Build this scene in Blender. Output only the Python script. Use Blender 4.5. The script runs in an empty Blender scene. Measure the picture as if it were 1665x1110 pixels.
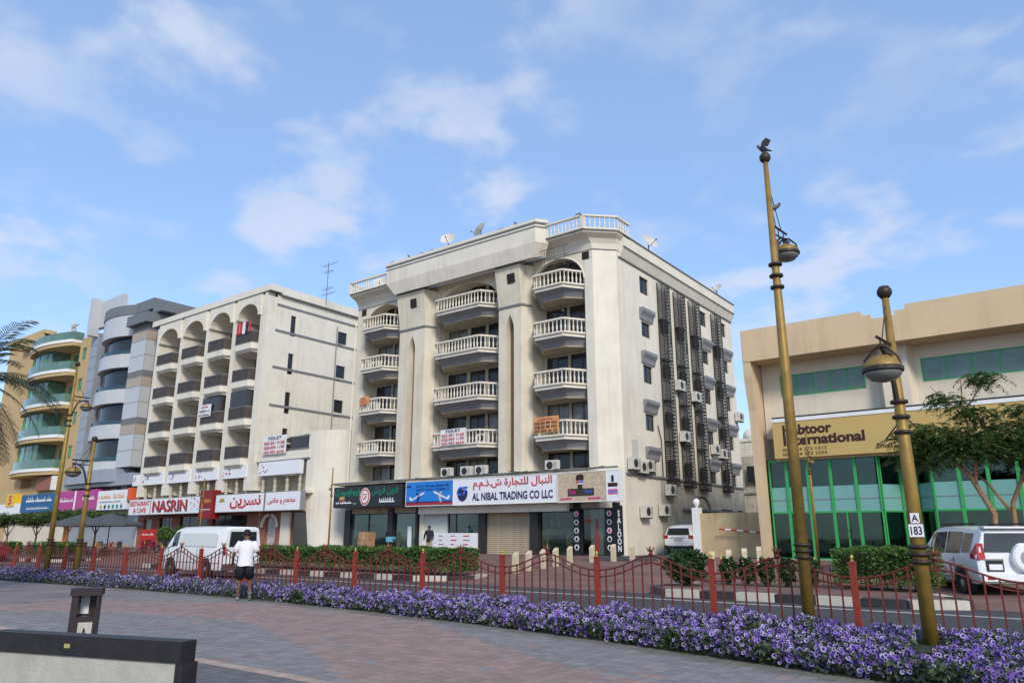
import bpy, bmesh, math, random
import numpy as np
from mathutils import Vector, Matrix
R = math.radians
random.seed(7); rng = np.random.default_rng(7)
SC = bpy.context.scene
COL = bpy.context.collection
# ------------------------------------------------------------------ camera
CH = 1.6
PITCH = math.atan((870 - 555) / 1200.0)
PSI = math.atan((832.5 + 800) / (1200.0 / math.cos(PITCH)))
cam = bpy.data.cameras.new('camera'); camo = bpy.data.objects.new('camera', cam); COL.objects.link(camo)
camo.location = (0, 0, CH); camo.rotation_euler = (R(90) + PITCH, 0, R(90) - PSI)
cam.sensor_width = 36; cam.lens = 36 * 1200 / 1665.0; cam.clip_start = .1; cam.clip_end = 3000
SC.camera = camo
# ------------------------------------------------------------------ sun, sky, exposure
SUN_EL, SUN_AZ = 34.0, 131.0      # azimuth clockwise from +Y
SUN_STR, SKY_STR, EXPO = 1.75, 0.125, 0.78
saz = R(SUN_AZ)
sun = bpy.data.lights.new('sun', 'SUN'); sun.energy = SUN_STR; sun.angle = R(14); sun.color = (1, .91, .78)
suno = bpy.data.objects.new('sun', sun); COL.objects.link(suno)
sdir = Vector((math.sin(saz) * math.cos(R(SUN_EL)), math.cos(saz) * math.cos(R(SUN_EL)), math.sin(R(SUN_EL))))
suno.rotation_euler = sdir.to_track_quat('Z', 'Y').to_euler(); suno.location = (30, -30, 60)
W = bpy.data.worlds.new('World'); SC.world = W; W.use_nodes = True
def setup_world():
    nt = W.node_tree; N = nt.nodes; L = nt.links; N.clear()
    out = N.new('ShaderNodeOutputWorld'); bg = N.new('ShaderNodeBackground'); bg.inputs[1].default_value = SKY_STR
    sky = N.new('ShaderNodeTexSky'); sky.sky_type = 'NISHITA'; sky.sun_disc = False
    sky.sun_elevation = R(SUN_EL); sky.sun_rotation = R(SUN_AZ); sky.air_density = 1.0; sky.dust_density = .6; sky.ozone_density = 2.0
    tc = N.new('ShaderNodeTexCoord')
    sep = N.new('ShaderNodeSeparateXYZ'); L.new(tc.outputs['Generated'], sep.inputs[0])
    mx = N.new('ShaderNodeMath'); mx.operation = 'MAXIMUM'; mx.inputs[1].default_value = .03; L.new(sep.outputs[2], mx.inputs[0])
    ad = N.new('ShaderNodeMath'); ad.operation = 'ADD'; ad.inputs[1].default_value = .22; L.new(mx.outputs[0], ad.inputs[0])
    dv = N.new('ShaderNodeVectorMath'); dv.operation = 'DIVIDE'; L.new(tc.outputs['Generated'], dv.inputs[0])
    cb = N.new('ShaderNodeCombineXYZ')
    for i in range(3): L.new(ad.outputs[0], cb.inputs[i])
    L.new(cb.outputs[0], dv.inputs[1])
    def noise(scale, det, rough, dist, off):
        mp = N.new('ShaderNodeMapping'); mp.inputs['Location'].default_value = off; L.new(dv.outputs[0], mp.inputs[0])
        n = N.new('ShaderNodeTexNoise'); n.inputs['Scale'].default_value = scale; n.inputs['Detail'].default_value = det
        n.inputs['Roughness'].default_value = rough; n.inputs['Distortion'].default_value = dist; L.new(mp.outputs[0], n.inputs['Vector']); return n
    n1 = noise(4.6, 8, .5, .1, (1.3, 4.7, .4)); n2 = noise(1.7, 3, .5, .1, (5.3, 1.2, 1.0))
    r1 = N.new('ShaderNodeMapRange'); r1.inputs[1].default_value = .47; r1.inputs[2].default_value = .66; L.new(n1.outputs[0], r1.inputs[0]); r1.interpolation_type = 'SMOOTHSTEP'
    r2 = N.new('ShaderNodeMapRange'); r2.inputs[1].default_value = .33; r2.inputs[2].default_value = .55; L.new(n2.outputs[0], r2.inputs[0])
    m = N.new('ShaderNodeMath'); m.operation = 'MULTIPLY'; L.new(r1.outputs[0], m.inputs[0]); L.new(r2.outputs[0], m.inputs[1])
    m2 = N.new('ShaderNodeMath'); m2.operation = 'MULTIPLY'; m2.inputs[1].default_value = .74; L.new(m.outputs[0], m2.inputs[0])
    tint = N.new('ShaderNodeMix'); tint.data_type = 'RGBA'; tint.blend_type = 'MULTIPLY'; tint.inputs[0].default_value = 1
    tint.inputs[7].default_value = (.96, 1.05, 1.14, 1); L.new(sky.outputs[0], tint.inputs[6])
    hz = N.new('ShaderNodeMix'); hz.data_type = 'RGBA'; hz.inputs[0].default_value = .5; L.new(tint.outputs[2], hz.inputs[6]); hz.inputs[7].default_value = (1.75, 2.65, 4.25, 1)
    cm = N.new('ShaderNodeMix'); cm.data_type = 'RGBA'; L.new(m2.outputs[0], cm.inputs[0]); L.new(hz.outputs[2], cm.inputs[6])
    cm.inputs[7].default_value = (3.3, 3.6, 4.3, 1)
    L.new(cm.outputs[2], bg.inputs[0]); L.new(bg.outputs[0], out.inputs[0])
setup_world()
SC.view_settings.view_transform = 'Standard'; SC.view_settings.look = 'None'; SC.view_settings.exposure = EXPO; SC.view_settings.gamma = 1
SC.view_settings.use_curve_mapping = False
SC.cycles.max_bounces = 6; SC.cycles.transparent_max_bounces = 10
# ------------------------------------------------------------------ pixel helpers (photo pixel + known plane -> point)
_rt = np.array([math.sin(PSI), math.cos(PSI), 0]); _fh = np.array([-math.cos(PSI), math.sin(PSI), 0])
_fw = _fh * math.cos(PITCH) + np.array([0, 0, math.sin(PITCH)]); _up = -_fh * math.sin(PITCH) + np.array([0, 0, math.cos(PITCH)])
def _ray(x, y): return _fw + _rt * (x - 832.5) / 1200 - _up * (y - 555) / 1200
def onY(x, y, Y):
    d = _ray(x, y); t = Y / d[1]; return (d[0] * t, Y, CH + d[2] * t)
def onZ(x, y, z=0):
    d = _ray(x, y); t = (z - CH) / d[2]; return (d[0] * t, d[1] * t, z)
def gz(y):                      # ground height across the street
    return 0 if y < 20.3 else min(.5, (y - 20.3) / 15.7 * .5)
# ------------------------------------------------------------------ materials
MATS = {}
def mat(name, col, rough=.65, var=.12, scale=2.0, bump=.0, streak=0.0, metal=0.0, spec=.35, bscale=None, fine=.0):
    if name in MATS: return MATS[name]
    m = bpy.data.materials.new(name); m.use_nodes = True; nt = m.node_tree; N = nt.nodes; L = nt.links
    b = N['Principled BSDF']; b.inputs['Roughness'].default_value = rough; b.inputs['Metallic'].default_value = metal
    b.inputs['Specular IOR Level'].default_value = spec
    c = (col[0], col[1], col[2], 1)
    tc = N.new('ShaderNodeTexCoord')
    cur = None
    n = N.new('ShaderNodeTexNoise'); n.inputs['Scale'].default_value = scale; n.inputs['Detail'].default_value = 6; n.inputs['Roughness'].default_value = .65
    L.new(tc.outputs['Object'], n.inputs['Vector'])
    mr = N.new('ShaderNodeMapRange'); mr.inputs[1].default_value = .3; mr.inputs[2].default_value = .7
    mr.inputs[3].default_value = 1 - var; mr.inputs[4].default_value = 1 + var * .6; L.new(n.outputs[0], mr.inputs[0])
    hs = N.new('ShaderNodeMix'); hs.data_type = 'RGBA'; hs.blend_type = 'MULTIPLY'; hs.inputs[0].default_value = 1; hs.inputs[6].default_value = c
    L.new(mr.outputs[0], hs.inputs[7]); cur = hs.outputs[2]
    if streak > 0:
        mp = N.new('ShaderNodeMapping'); mp.inputs['Scale'].default_value = (2.2, 2.2, .16); L.new(tc.outputs['Object'], mp.inputs[0])
        s = N.new('ShaderNodeTexNoise'); s.inputs['Scale'].default_value = 1.6; s.inputs['Detail'].default_value = 5; L.new(mp.outputs[0], s.inputs['Vector'])
        n3 = N.new('ShaderNodeTexNoise'); n3.inputs['Scale'].default_value = .35; n3.inputs['Detail'].default_value = 3; L.new(tc.outputs['Object'], n3.inputs['Vector'])
        mu = N.new('ShaderNodeMath'); mu.operation = 'MULTIPLY'; L.new(s.outputs[0], mu.inputs[0]); L.new(n3.outputs[0], mu.inputs[1])
        r = N.new('ShaderNodeMapRange'); r.inputs[1].default_value = .25; r.inputs[2].default_value = .42; r.inputs[3].default_value = 0; r.inputs[4].default_value = streak
        L.new(mu.outputs[0], r.inputs[0])
        mm = N.new('ShaderNodeMix'); mm.data_type = 'RGBA'; L.new(r.outputs[0], mm.inputs[0]); L.new(cur, mm.inputs[6])
        mm.inputs[7].default_value = (col[0] * .45, col[1] * .41, col[2] * .36, 1); cur = mm.outputs[2]
    L.new(cur, b.inputs['Base Color'])
    if bump > 0:
        bn = N.new('ShaderNodeTexNoise'); bn.inputs['Scale'].default_value = bscale or 40; bn.inputs['Detail'].default_value = 4; L.new(tc.outputs['Object'], bn.inputs['Vector'])
        bp = N.new('ShaderNodeBump'); bp.inputs['Strength'].default_value = bump; bp.inputs['Distance'].default_value = .02
        L.new(bn.outputs[0], bp.inputs['Height']); L.new(bp.outputs[0], b.inputs['Normal'])
    MATS[name] = m; return m
def glass(name, tint, refl=.18, rough=.03, thru=.55):
    if name in MATS: return MATS[name]
    m = bpy.data.materials.new(name); m.use_nodes = True; nt = m.node_tree; N = nt.nodes; L = nt.links; N.clear()
    o = N.new('ShaderNodeOutputMaterial'); t = N.new('ShaderNodeBsdfTransparent'); t.inputs[0].default_value = (*[v * thru for v in tint], 1)
    g = N.new('ShaderNodeBsdfGlossy'); g.inputs['Roughness'].default_value = rough; g.inputs[0].default_value = (*[min(1, .55 + v * .45) for v in tint], 1)
    lw = N.new('ShaderNodeLayerWeight'); lw.inputs[0].default_value = .35
    mr = N.new('ShaderNodeMapRange'); mr.inputs[3].default_value = refl; mr.inputs[4].default_value = .2; L.new(lw.outputs['Fresnel'], mr.inputs[0])
    mx = N.new('ShaderNodeMixShader'); L.new(mr.outputs[0], mx.inputs[0]); L.new(t.outputs[0], mx.inputs[1]); L.new(g.outputs[0], mx.inputs[2]); L.new(mx.outputs[0], o.inputs[0])
    MATS[name] = m; return m
def brickmat(name, c1, c2, mortar, sx, sy, rough=.8):
    m = bpy.data.materials.new(name); m.use_nodes = True; nt = m.node_tree; N = nt.nodes; L = nt.links; b = N['Principled BSDF']
    b.inputs['Roughness'].default_value = rough; b.inputs['Specular IOR Level'].default_value = .25
    tc = N.new('ShaderNodeTexCoord'); br = N.new('ShaderNodeTexBrick'); L.new(tc.outputs['Object'], br.inputs['Vector'])
    br.inputs['Scale'].default_value = 1; br.inputs['Brick Width'].default_value = sx; br.inputs['Row Height'].default_value = sy
    br.inputs['Mortar Size'].default_value = .006; br.inputs['Color1'].default_value = (*c1, 1); br.inputs['Color2'].default_value = (*c2, 1); br.inputs['Mortar'].default_value = (*mortar, 1)
    n = N.new('ShaderNodeTexNoise'); n.inputs['Scale'].default_value = .7; n.inputs['Detail'].default_value = 6; L.new(tc.outputs['Object'], n.inputs['Vector'])
    mr = N.new('ShaderNodeMapRange'); mr.inputs[1].default_value = .3; mr.inputs[2].default_value = .7; mr.inputs[3].default_value = .7; mr.inputs[4].default_value = 1.15; L.new(n.outputs[0], mr.inputs[0])
    mx = N.new('ShaderNodeMix'); mx.data_type = 'RGBA'; mx.blend_type = 'MULTIPLY'; mx.inputs[0].default_value = 1; L.new(br.outputs[0], mx.inputs[6]); L.new(mr.outputs[0], mx.inputs[7])
    L.new(mx.outputs[2], b.inputs['Base Color']); MATS[name] = m; return m
def pavermat(name, c, var=.13):
    m = mat(name, c, .75, .14, 3, .15); nt = m.node_tree; N = nt.nodes; L = nt.links; b = N['Principled BSDF']; src = b.inputs['Base Color'].links[0].from_socket
    g = N.new('ShaderNodeNewGeometry'); oi = N.new('ShaderNodeObjectInfo'); ad = N.new('ShaderNodeMath'); L.new(g.outputs['Random Per Island'], ad.inputs[0]); L.new(oi.outputs['Random'], ad.inputs[1])
    fr = N.new('ShaderNodeMath'); fr.operation = 'FRACT'; L.new(ad.outputs[0], fr.inputs[0]); mr = N.new('ShaderNodeMapRange'); mr.inputs[3].default_value = 1 - var; mr.inputs[4].default_value = 1 + var; L.new(fr.outputs[0], mr.inputs[0])
    mx = N.new('ShaderNodeMix'); mx.data_type = 'RGBA'; mx.blend_type = 'MULTIPLY'; mx.inputs[0].default_value = 1; L.new(src, mx.inputs[6]); L.new(mr.outputs[0], mx.inputs[7]); L.new(mx.outputs[2], b.inputs['Base Color']); return m
CREAM = mat('cream_plaster', (.64, .585, .475), .85, .11, .8, .15, .28)
CREAM2 = mat('pale_plaster', (.69, .645, .555), .85, .09, .8, .15, .24)
DIRTY = mat('dirty_plaster', (.44, .40, .32), .9, .25, 1.2, .2, .85)
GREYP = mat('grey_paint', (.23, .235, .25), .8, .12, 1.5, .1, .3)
TRIM = mat('grey_trim', (.17, .175, .18), .75, .12, 2)
RECESS = mat('recess_shade_plaster', (.38, .33, .25), .9, .15, 1.0, .1, .6)  # cream plaster darkened, so the shade of the recesses sits in its colour
DGLASS = mat('dark_glass', (.018, .02, .024), .12, .3, 1.0, spec=.5)
BGLASS = mat('brown_glass', (.035, .026, .022), .15, .3, 1.0, spec=.5)
TEAL = mat('teal_glass', (.02, .055, .075), .08, .3, 1.0, spec=.6)
GGLASS = mat('green_window_glass', (.10, .19, .15), .10, .3, 1.0, spec=.7)
FRAMED = mat('dark_frame', (.03, .027, .025), .5, .2, 5)
WHITE = mat('white_paint', (.74, .74, .73), .5, .06, 2, 0, .12)
ACW = mat('aircon_casing', (.58, .56, .50), .6, .12, 4, 0, .35)
BLACK = mat('black_paint', (.018, .018, .02), .45, .2, 6)
DARK = mat('dark_interior', (.02, .019, .018), .9, .3, 1)
STEEL = mat('dark_steel', (.045, .042, .042), .55, .25, 6, metal=.3)
SIGNW = mat('sign_white', (.72, .73, .76), .4, .05, 1.5)
SIGNB = mat('sign_black', (.022, .024, .027), .4, .15, 2)
TXR = mat('letter_red', (.50, .02, .025), .4, .05); TXN = mat('letter_navy', (.015, .018, .10), .4, .05)
TXK = mat('letter_black', (.012, .012, .014), .4, .05); TXW = mat('letter_white', (.8, .8, .8), .4, .03)
TXG = mat('letter_green', (.01, .22, .13), .4, .05); TXB = mat('letter_brown', (.045, .014, .010), .4, .05)
TXP = mat('letter_pink', (.62, .03, .18), .4, .05); TXBL = mat('letter_blue', (.04, .12, .55), .4, .05); TXO = mat('letter_orange', (.75, .33, .08), .4, .05)
GOLD = mat('bronze_gold_paint', (.30, .19, .045), .52, .32, 4, .12, .35, metal=.3, spec=.4)
BRONZE = mat('dark_bronze', (.055, .042, .032), .5, .25, 6, metal=.4)
REDP = mat('fence_red_paint', (.25, .036, .024), .5, .18, 6); REDD = mat('fence_dark_red', (.15, .026, .02), .55, .2, 6)
GOLDL = mat('gold_leaf', (.55, .36, .08), .35, .2, 8, metal=.6)
TAN = mat('tan_render', (.60, .46, .29), .85, .07, .6, .2, .22)
TANL = mat('light_render', (.66, .59, .48), .85, .08, 1.0, .25, .15)
BROWNB = mat('brown_render', (.50, .36, .18), .85, .08, .7, .1, .25)
GREENF = mat('green_aluminium', (.05, .36, .10), .4, .08, 4, metal=.2)
RUBBER = mat('tyre_rubber', (.018, .018, .018), .8, .2, 8); RIM = mat('alloy_rim', (.45, .45, .46), .35, .1, 5, metal=.8)
CARW = mat('car_white', (.74, .75, .76), .22, .03, .6, spec=.6); CARG = mat('car_glass', (.02, .022, .025), .06, .1, 1, spec=.7)
LAMPR = mat('tail_lamp_red', (.38, .01, .012), .15, .1, 5, spec=.6); LAMPC = mat('lamp_clear', (.7, .7, .68), .12, .05, 5, spec=.6)
CHROME = mat('chrome', (.6, .6, .6), .15, .05, 3, metal=1)
TWIG = mat('bark', (.12, .085, .055), .9, .3, 6, .4); TRUNK = mat('tan_bark', (.30, .18, .10), .9, .25, 5, .4)
def leafmat(name, c, var=.35):
    m = bpy.data.materials.new(name); m.use_nodes = True; nt = m.node_tree; N = nt.nodes; L = nt.links; b = N['Principled BSDF']
    b.inputs['Roughness'].default_value = .55; b.inputs['Specular IOR Level'].default_value = .3
    g = N.new('ShaderNodeNewGeometry'); mr = N.new('ShaderNodeMapRange'); mr.inputs[3].default_value = 1 - var; mr.inputs[4].default_value = 1 + var
    L.new(g.outputs['Random Per Island'], mr.inputs[0]); mx = N.new('ShaderNodeMix'); mx.data_type = 'RGBA'; mx.blend_type = 'MULTIPLY'; mx.inputs[0].default_value = 1
    mx.inputs[6].default_value = (*c, 1); L.new(mr.outputs[0], mx.inputs[7]); L.new(mx.outputs[2], b.inputs['Base Color'])
    tr = N.new('ShaderNodeBsdfTranslucent'); L.new(mx.outputs[2], tr.inputs[0]); ms = N.new('ShaderNodeMixShader'); ms.inputs[0].default_value = .25
    L.new(b.outputs[0], ms.inputs[1]); L.new(tr.outputs[0], ms.inputs[2]); L.new(ms.outputs[0], N['Material Output'].inputs[0]); MATS[name] = m; return m
LEAFH = leafmat('hedge_leaf', (.10, .185, .04)); LEAFT = leafmat('tree_leaf', (.10, .16, .048)); LEAFP = leafmat('palm_leaf', (.075, .09, .045)); LEAFB = leafmat('bush_leaf', (.035, .08, .025))
LEAFF = leafmat('petunia_leaf', (.075, .105, .05)); PET1 = leafmat('petunia_purple', (.185, .10, .40), .5); PET2 = leafmat('petunia_rim', (.56, .51, .68), .25); PET3 = leafmat('petunia_throat', (.09, .03, .22), .3)
# ------------------------------------------------------------------ mesh builder
class MB:
    def __init__(s): s.v = []; s.f = []; s.m = []; s.mats = []
    def mi(s, m):
        if m not in s.mats: s.mats.append(m)
        return s.mats.index(m)
    def poly(s, pts, m):
        b = len(s.v); s.v += [tuple(p) for p in pts]; s.f.append(tuple(range(b, b + len(pts)))); s.m.append(s.mi(m)); return s
    def mesh(s, vs, fs, m):
        b = len(s.v); k = s.mi(m); s.v += [tuple(p) for p in vs]
        for f in fs: s.f.append(tuple(b + i for i in f)); s.m.append(k)
        return s
    def box(s, x0, x1, y0, y1, z0, z1, m):
        v = [(x0, y0, z0), (x1, y0, z0), (x1, y1, z0), (x0, y1, z0), (x0, y0, z1), (x1, y0, z1), (x1, y1, z1), (x0, y1, z1)]
        return s.mesh(v, [(0, 3, 2, 1), (4, 5, 6, 7), (0, 1, 5, 4), (1, 2, 6, 5), (2, 3, 7, 6), (3, 0, 4, 7)], m)
    def prism(s, poly, z0, z1, m, cap=True, zt=None):    # plan polygon (ccw) -> vertical prism; zt scales top toward other poly
        n = len(poly); top = zt or poly
        v = [(p[0], p[1], z0) for p in poly] + [(p[0], p[1], z1) for p in top]
        f = [(i, (i + 1) % n, n + (i + 1) % n, n + i) for i in range(n)]
        if cap: f += [tuple(range(n, 2 * n)), tuple(reversed(range(n)))]
        return s.mesh(v, f, m)
    def prismY(s, poly, y0, y1, m):       # polygon in XZ extruded along Y
        n = len(poly); v = [(p[0], y0, p[1]) for p in poly] + [(p[0], y1, p[1]) for p in poly]
        f = [(i, (i + 1) % n, n + (i + 1) % n, n + i) for i in range(n)] + [tuple(range(n)), tuple(reversed(range(n, 2 * n)))]
        return s.mesh(v, f, m)
    def prismX(s, poly, x0, x1, m):       # polygon in YZ extruded along X
        n = len(poly); v = [(x0, p[0], p[1]) for p in poly] + [(x1, p[0], p[1]) for p in poly]
        f = [(i, (i + 1) % n, n + (i + 1) % n, n + i) for i in range(n)] + [tuple(range(n)), tuple(reversed(range(n, 2 * n)))]
        return s.mesh(v, f, m)
    def tube(s, pts, r, m, n=6, cap=True):
        pts = [Vector(p) for p in pts]; k = len(pts); rs = r if isinstance(r, (list, tuple)) else [r] * k
        vs = []; fs = []; ref = None
        for i, p in enumerate(pts):
            t = (pts[min(i + 1, k - 1)] - pts[max(i - 1, 0)]).normalized()
            if ref is None: ref = Vector((0, 0, 1)) if abs(t.z) < .9 else Vector((1, 0, 0))
            u = t.cross(ref).normalized(); w = t.cross(u).normalized(); ref = -w if False else ref
            for j in range(n):
                a = 2 * math.pi * j / n; vs.append(p + u * (math.cos(a) * rs[i]) + w * (math.sin(a) * rs[i]))
        for i in range(k - 1):
            for j in range(n): fs.append((i * n + j, i * n + (j + 1) % n, (i + 1) * n + (j + 1) % n, (i + 1) * n + j))
        if cap: fs += [tuple(reversed(range(n))), tuple(range((k - 1) * n, k * n))]
        return s.mesh(vs, fs, m)
    def lathe(s, prof, c, m, n=12, axis='z', cap=True):
        vs = []; fs = []; k = len(prof)
        for r, h in prof:
            for j in range(n):
                a = 2 * math.pi * j / n; q = (r * math.cos(a), r * math.sin(a), h)
                if axis == 'y': q = (q[0], q[2], q[1])
                elif axis == 'x': q = (q[2], q[0], q[1])
                vs.append((c[0] + q[0], c[1] + q[1], c[2] + q[2]))
        for i in range(k - 1):
            for j in range(n): fs.append((i * n + j, i * n + (j + 1) % n, (i + 1) * n + (j + 1) % n, (i + 1) * n + j))
        if cap: fs += [tuple(reversed(range(n))), tuple(range((k - 1) * n, k * n))]
        return s.mesh(vs, fs, m)
    def data(s, name, smooth=False, off=(0, 0, 0)):
        me = bpy.data.meshes.new(name); o = off
        me.from_pydata([(a - o[0], b - o[1], c - o[2]) for a, b, c in s.v], [], s.f)
        for m in s.mats: me.materials.append(m)
        me.polygons.foreach_set('material_index', s.m)
        if smooth: me.polygons.foreach_set('use_smooth', [True] * len(s.f))
        bm = bmesh.new(); bm.from_mesh(me); bmesh.ops.recalc_face_normals(bm, faces=bm.faces); bm.to_mesh(me); bm.free()
        me.update(); return me
    def build(s, name, parent=None, smooth=False, local=False):
        off = (0, 0, 0)
        if parent is not None and not local: off = wloc(parent)
        return link(bpy.data.objects.new(name, s.data(name, smooth, off)), parent)
def wloc(o):
    p = Vector((0, 0, 0))
    while o is not None: p += Vector(o.location); o = o.parent
    return p
def link(o, parent=None):
    COL.objects.link(o)
    if parent is not None: o.parent = parent
    return o
def tag(o, label=None, cat=None, group=None, kind=None):
    if label: o['label'] = label
    if cat: o['category'] = cat
    if group: o['group'] = group
    if kind: o['kind'] = kind
    return o
def thing(name, label, cat, loc=(0, 0, 0), rz=0, group=None):
    o = bpy.data.objects.new(name, None); o.empty_display_size = .3; link(o); o.location = loc; o.rotation_euler = (0, 0, rz)
    return tag(o, label, cat, group)
def inst(name, me, parent, loc, rz=0, sc=(1, 1, 1), rot=None):
    o = link(bpy.data.objects.new(name, me), parent)
    w = wloc(parent) if parent is not None else Vector((0, 0, 0))
    o.location = Vector(loc) - w; o.rotation_euler = rot or (0, 0, rz); o.scale = sc; return o
def copy_tree(o, parent=None):
    c = o.copy(); COL.objects.link(c); c.parent = parent
    for ch in list(o.children): copy_tree(ch, c)
    return c
# wall rectangle with rectangular holes and reveals. P0 corner, U unit along, N unit into the building
def wall_holes(mb, P0, U, N, w, h, holes, depth, m, mrev=None):
    us = sorted(set([0, w] + [v for a in holes for v in (a[0], a[1])])); zs = sorted(set([0, h] + [v for a in holes for v in (a[2], a[3])]))
    P0 = Vector(P0); U = Vector(U); N = Vector(N); Z = Vector((0, 0, 1))
    def pt(u, z, d=0): return tuple(P0 + U * u + Z * z + N * d)
    for i in range(len(us) - 1):
        for j in range(len(zs) - 1):
            cu = (us[i] + us[i + 1]) / 2; cz = (zs[j] + zs[j + 1]) / 2
            if any(a[0] < cu < a[1] and a[2] < cz < a[3] for a in holes): continue
            mb.poly([pt(us[i], zs[j]), pt(us[i + 1], zs[j]), pt(us[i + 1], zs[j + 1]), pt(us[i], zs[j + 1])], m)
    for a in holes:
        r = mrev or m
        mb.poly([pt(a[0], a[2]), pt(a[1], a[2]), pt(a[1], a[2], depth), pt(a[0], a[2], depth)], r)
        mb.poly([pt(a[0], a[3]), pt(a[1], a[3]), pt(a[1], a[3], depth), pt(a[0], a[3], depth)], r)
        mb.poly([pt(a[0], a[2]), pt(a[0], a[3]), pt(a[0], a[3], depth), pt(a[0], a[2], depth)], r)
        mb.poly([pt(a[1], a[2]), pt(a[1], a[3]), pt(a[1], a[3], depth), pt(a[1], a[2], depth)], r)
_win = {}
def window(parent, P, rz, w, h, nm=2, nh=1, fm=FRAMED, pm=DGLASS, t=.05, d=.06, name='window'):
    """window frame (part) with a pane (sub-part); local x along the wall, +y into the building"""
    key = (round(w, 2), round(h, 2), nm, nh, fm.name, pm.name, t)
    if key not in _win:
        b = MB(); b.box(0, w, 0, d, 0, t, fm); b.box(0, w, 0, d, h - t, h, fm); b.box(0, t, 0, d, t, h - t, fm); b.box(w - t, w, 0, d, t, h - t, fm)
        for i in range(1, nm): b.box(w * i / nm - t / 2, w * i / nm + t / 2, .005, d - .005, t, h - t, fm)
        for i in range(1, nh): b.box(t, w - t, .01, d - .01, h * i / nh - t / 2, h * i / nh + t / 2, fm)
        p = MB(); p.box(.01, w - .01, d * .5, d * .5 + .012, .01, h - .01, pm)
        _win[key] = (b.data('window_frame'), p.data('pane'))
    f = inst(name, _win[key][0], parent, P, rz)
    q = link(bpy.data.objects.new('pane', _win[key][1]), f); return f
# ------------------------------------------------------------------ lettering
_AR = {'ا': (0xFE8D, 2), 'ب': (0xFE8F, 4), 'ة': (0xFE93, 2), 'ت': (0xFE95, 4), 'ج': (0xFE9D, 4), 'ح': (0xFEA1, 4), 'خ': (0xFEA5, 4), 'د': (0xFEA9, 2), 'ذ': (0xFEAB, 2), 'ر': (0xFEAD, 2),
       'ز': (0xFEAF, 2), 'س': (0xFEB1, 4), 'ش': (0xFEB5, 4), 'ص': (0xFEB9, 4), 'ط': (0xFEC1, 4), 'ع': (0xFEC9, 4), 'غ': (0xFECD, 4), 'ف': (0xFED1, 4), 'ق': (0xFED5, 4), 'ك': (0xFED9, 4),
       'ل': (0xFEDD, 4), 'م': (0xFEE1, 4), 'ن': (0xFEE5, 4), 'ه': (0xFEE9, 4), 'و': (0xFEED, 2), 'ى': (0xFEEF, 2), 'ي': (0xFEF1, 4)}
def arab(s):
    out = []
    for i, c in enumerate(s):
        if c not in _AR: out.append(c); continue
        b, n = _AR[c]; prev = i > 0 and s[i - 1] in _AR and _AR[s[i - 1]][1] == 4; nxt = n == 4 and i < len(s) - 1 and s[i + 1] in _AR
        out.append(chr(b + ((3 if nxt else 1) if prev else (2 if nxt else 0))))
    return ''.join(reversed(out))
def marks(parent, x0, x1, z0, z1, y, m):      # lettering too far off to read: joined strokes of uneven height
    r = random.Random(int(abs(x0 * 97 + z0 * 31))); b = MB(); h = z1 - z0; x = x0
    while x < x1 - h * .2:
        w = min(h * r.uniform(.35, .7), x1 - x); zt = z0 + h * r.uniform(.5, 1)
        b.prismY([(x, z0 + h * .2), (x + w * .9, z0 + h * .2), (x + w * .9, z0 + h * .42), (x + w * .35, z0 + h * .42), (x + w * .3, zt), (x + w * .08, zt)], y - .006, y, m)
        if r.random() < .4: b.prismY([(x + w * .5, z0 + h * .6), (x + w * .7, z0 + h * .6), (x + w * .7, z0 + h * .75), (x + w * .5, z0 + h * .75)], y - .006, y, m)
        x += w * (1.0 if r.random() < .8 else 1.5)
    return b.build('lettering', parent)
def text(parent, body, x0, x1, z0, z1, y, m, bold=.012, ar=False, ext=.012, shear=0, rz=0, vertical=False):
    if body.startswith('~'): return marks(parent, x0, x1, z0, z1, y, m)
    c = bpy.data.curves.new('lettering', 'FONT'); c.body = arab(body) if ar else ('\n'.join(body) if vertical else body)
    c.offset = bold; c.extrude = 0; c.shear = shear; c.resolution_u = 3
    if vertical: c.align_x = 'CENTER'; c.space_line = .85
    o = bpy.data.objects.new('lettering', c); COL.objects.link(o)
    me = bpy.data.meshes.new_from_object(o.evaluated_get(bpy.context.evaluated_depsgraph_get()))
    bpy.data.objects.remove(o); bpy.data.curves.remove(c)
    n = len(me.vertices); co = np.empty(n * 3); me.vertices.foreach_get('co', co); co = co.reshape(-1, 3)
    lo = co.min(0); hi = co.max(0); sx = (x1 - x0) / max(hi[0] - lo[0], 1e-4); sz = (z1 - z0) / max(hi[1] - lo[1], 1e-4)
    X = (co[:, 0] - lo[0]) * sx; Zz = (co[:, 1] - lo[1]) * sz
    new = np.stack([X, np.zeros(n), Zz], 1); me.vertices.foreach_set('co', new.ravel()); me.materials.clear(); me.materials.append(m)
    bm = bmesh.new(); bm.from_mesh(me)
    for f in bm.faces:
        f.normal_update()
        if f.normal.y > 0: f.normal_flip()
    bm.to_mesh(me); bm.free(); me.update()
    return inst('lettering', me, parent, (x0, y, z0), rz)
def flat(parent, name, pts, y, m, th=.008):       # flat printed shape (polygon in XZ) with slight thickness
    b = MB(); b.prismY(pts, y - th, y, m); return b.build(name, parent)
def circ(cx, cz, r, n=20, rz=None): return [(cx + r * math.cos(2 * math.pi * i / n), cz + (rz or r) * math.sin(2 * math.pi * i / n)) for i in range(n)]
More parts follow.
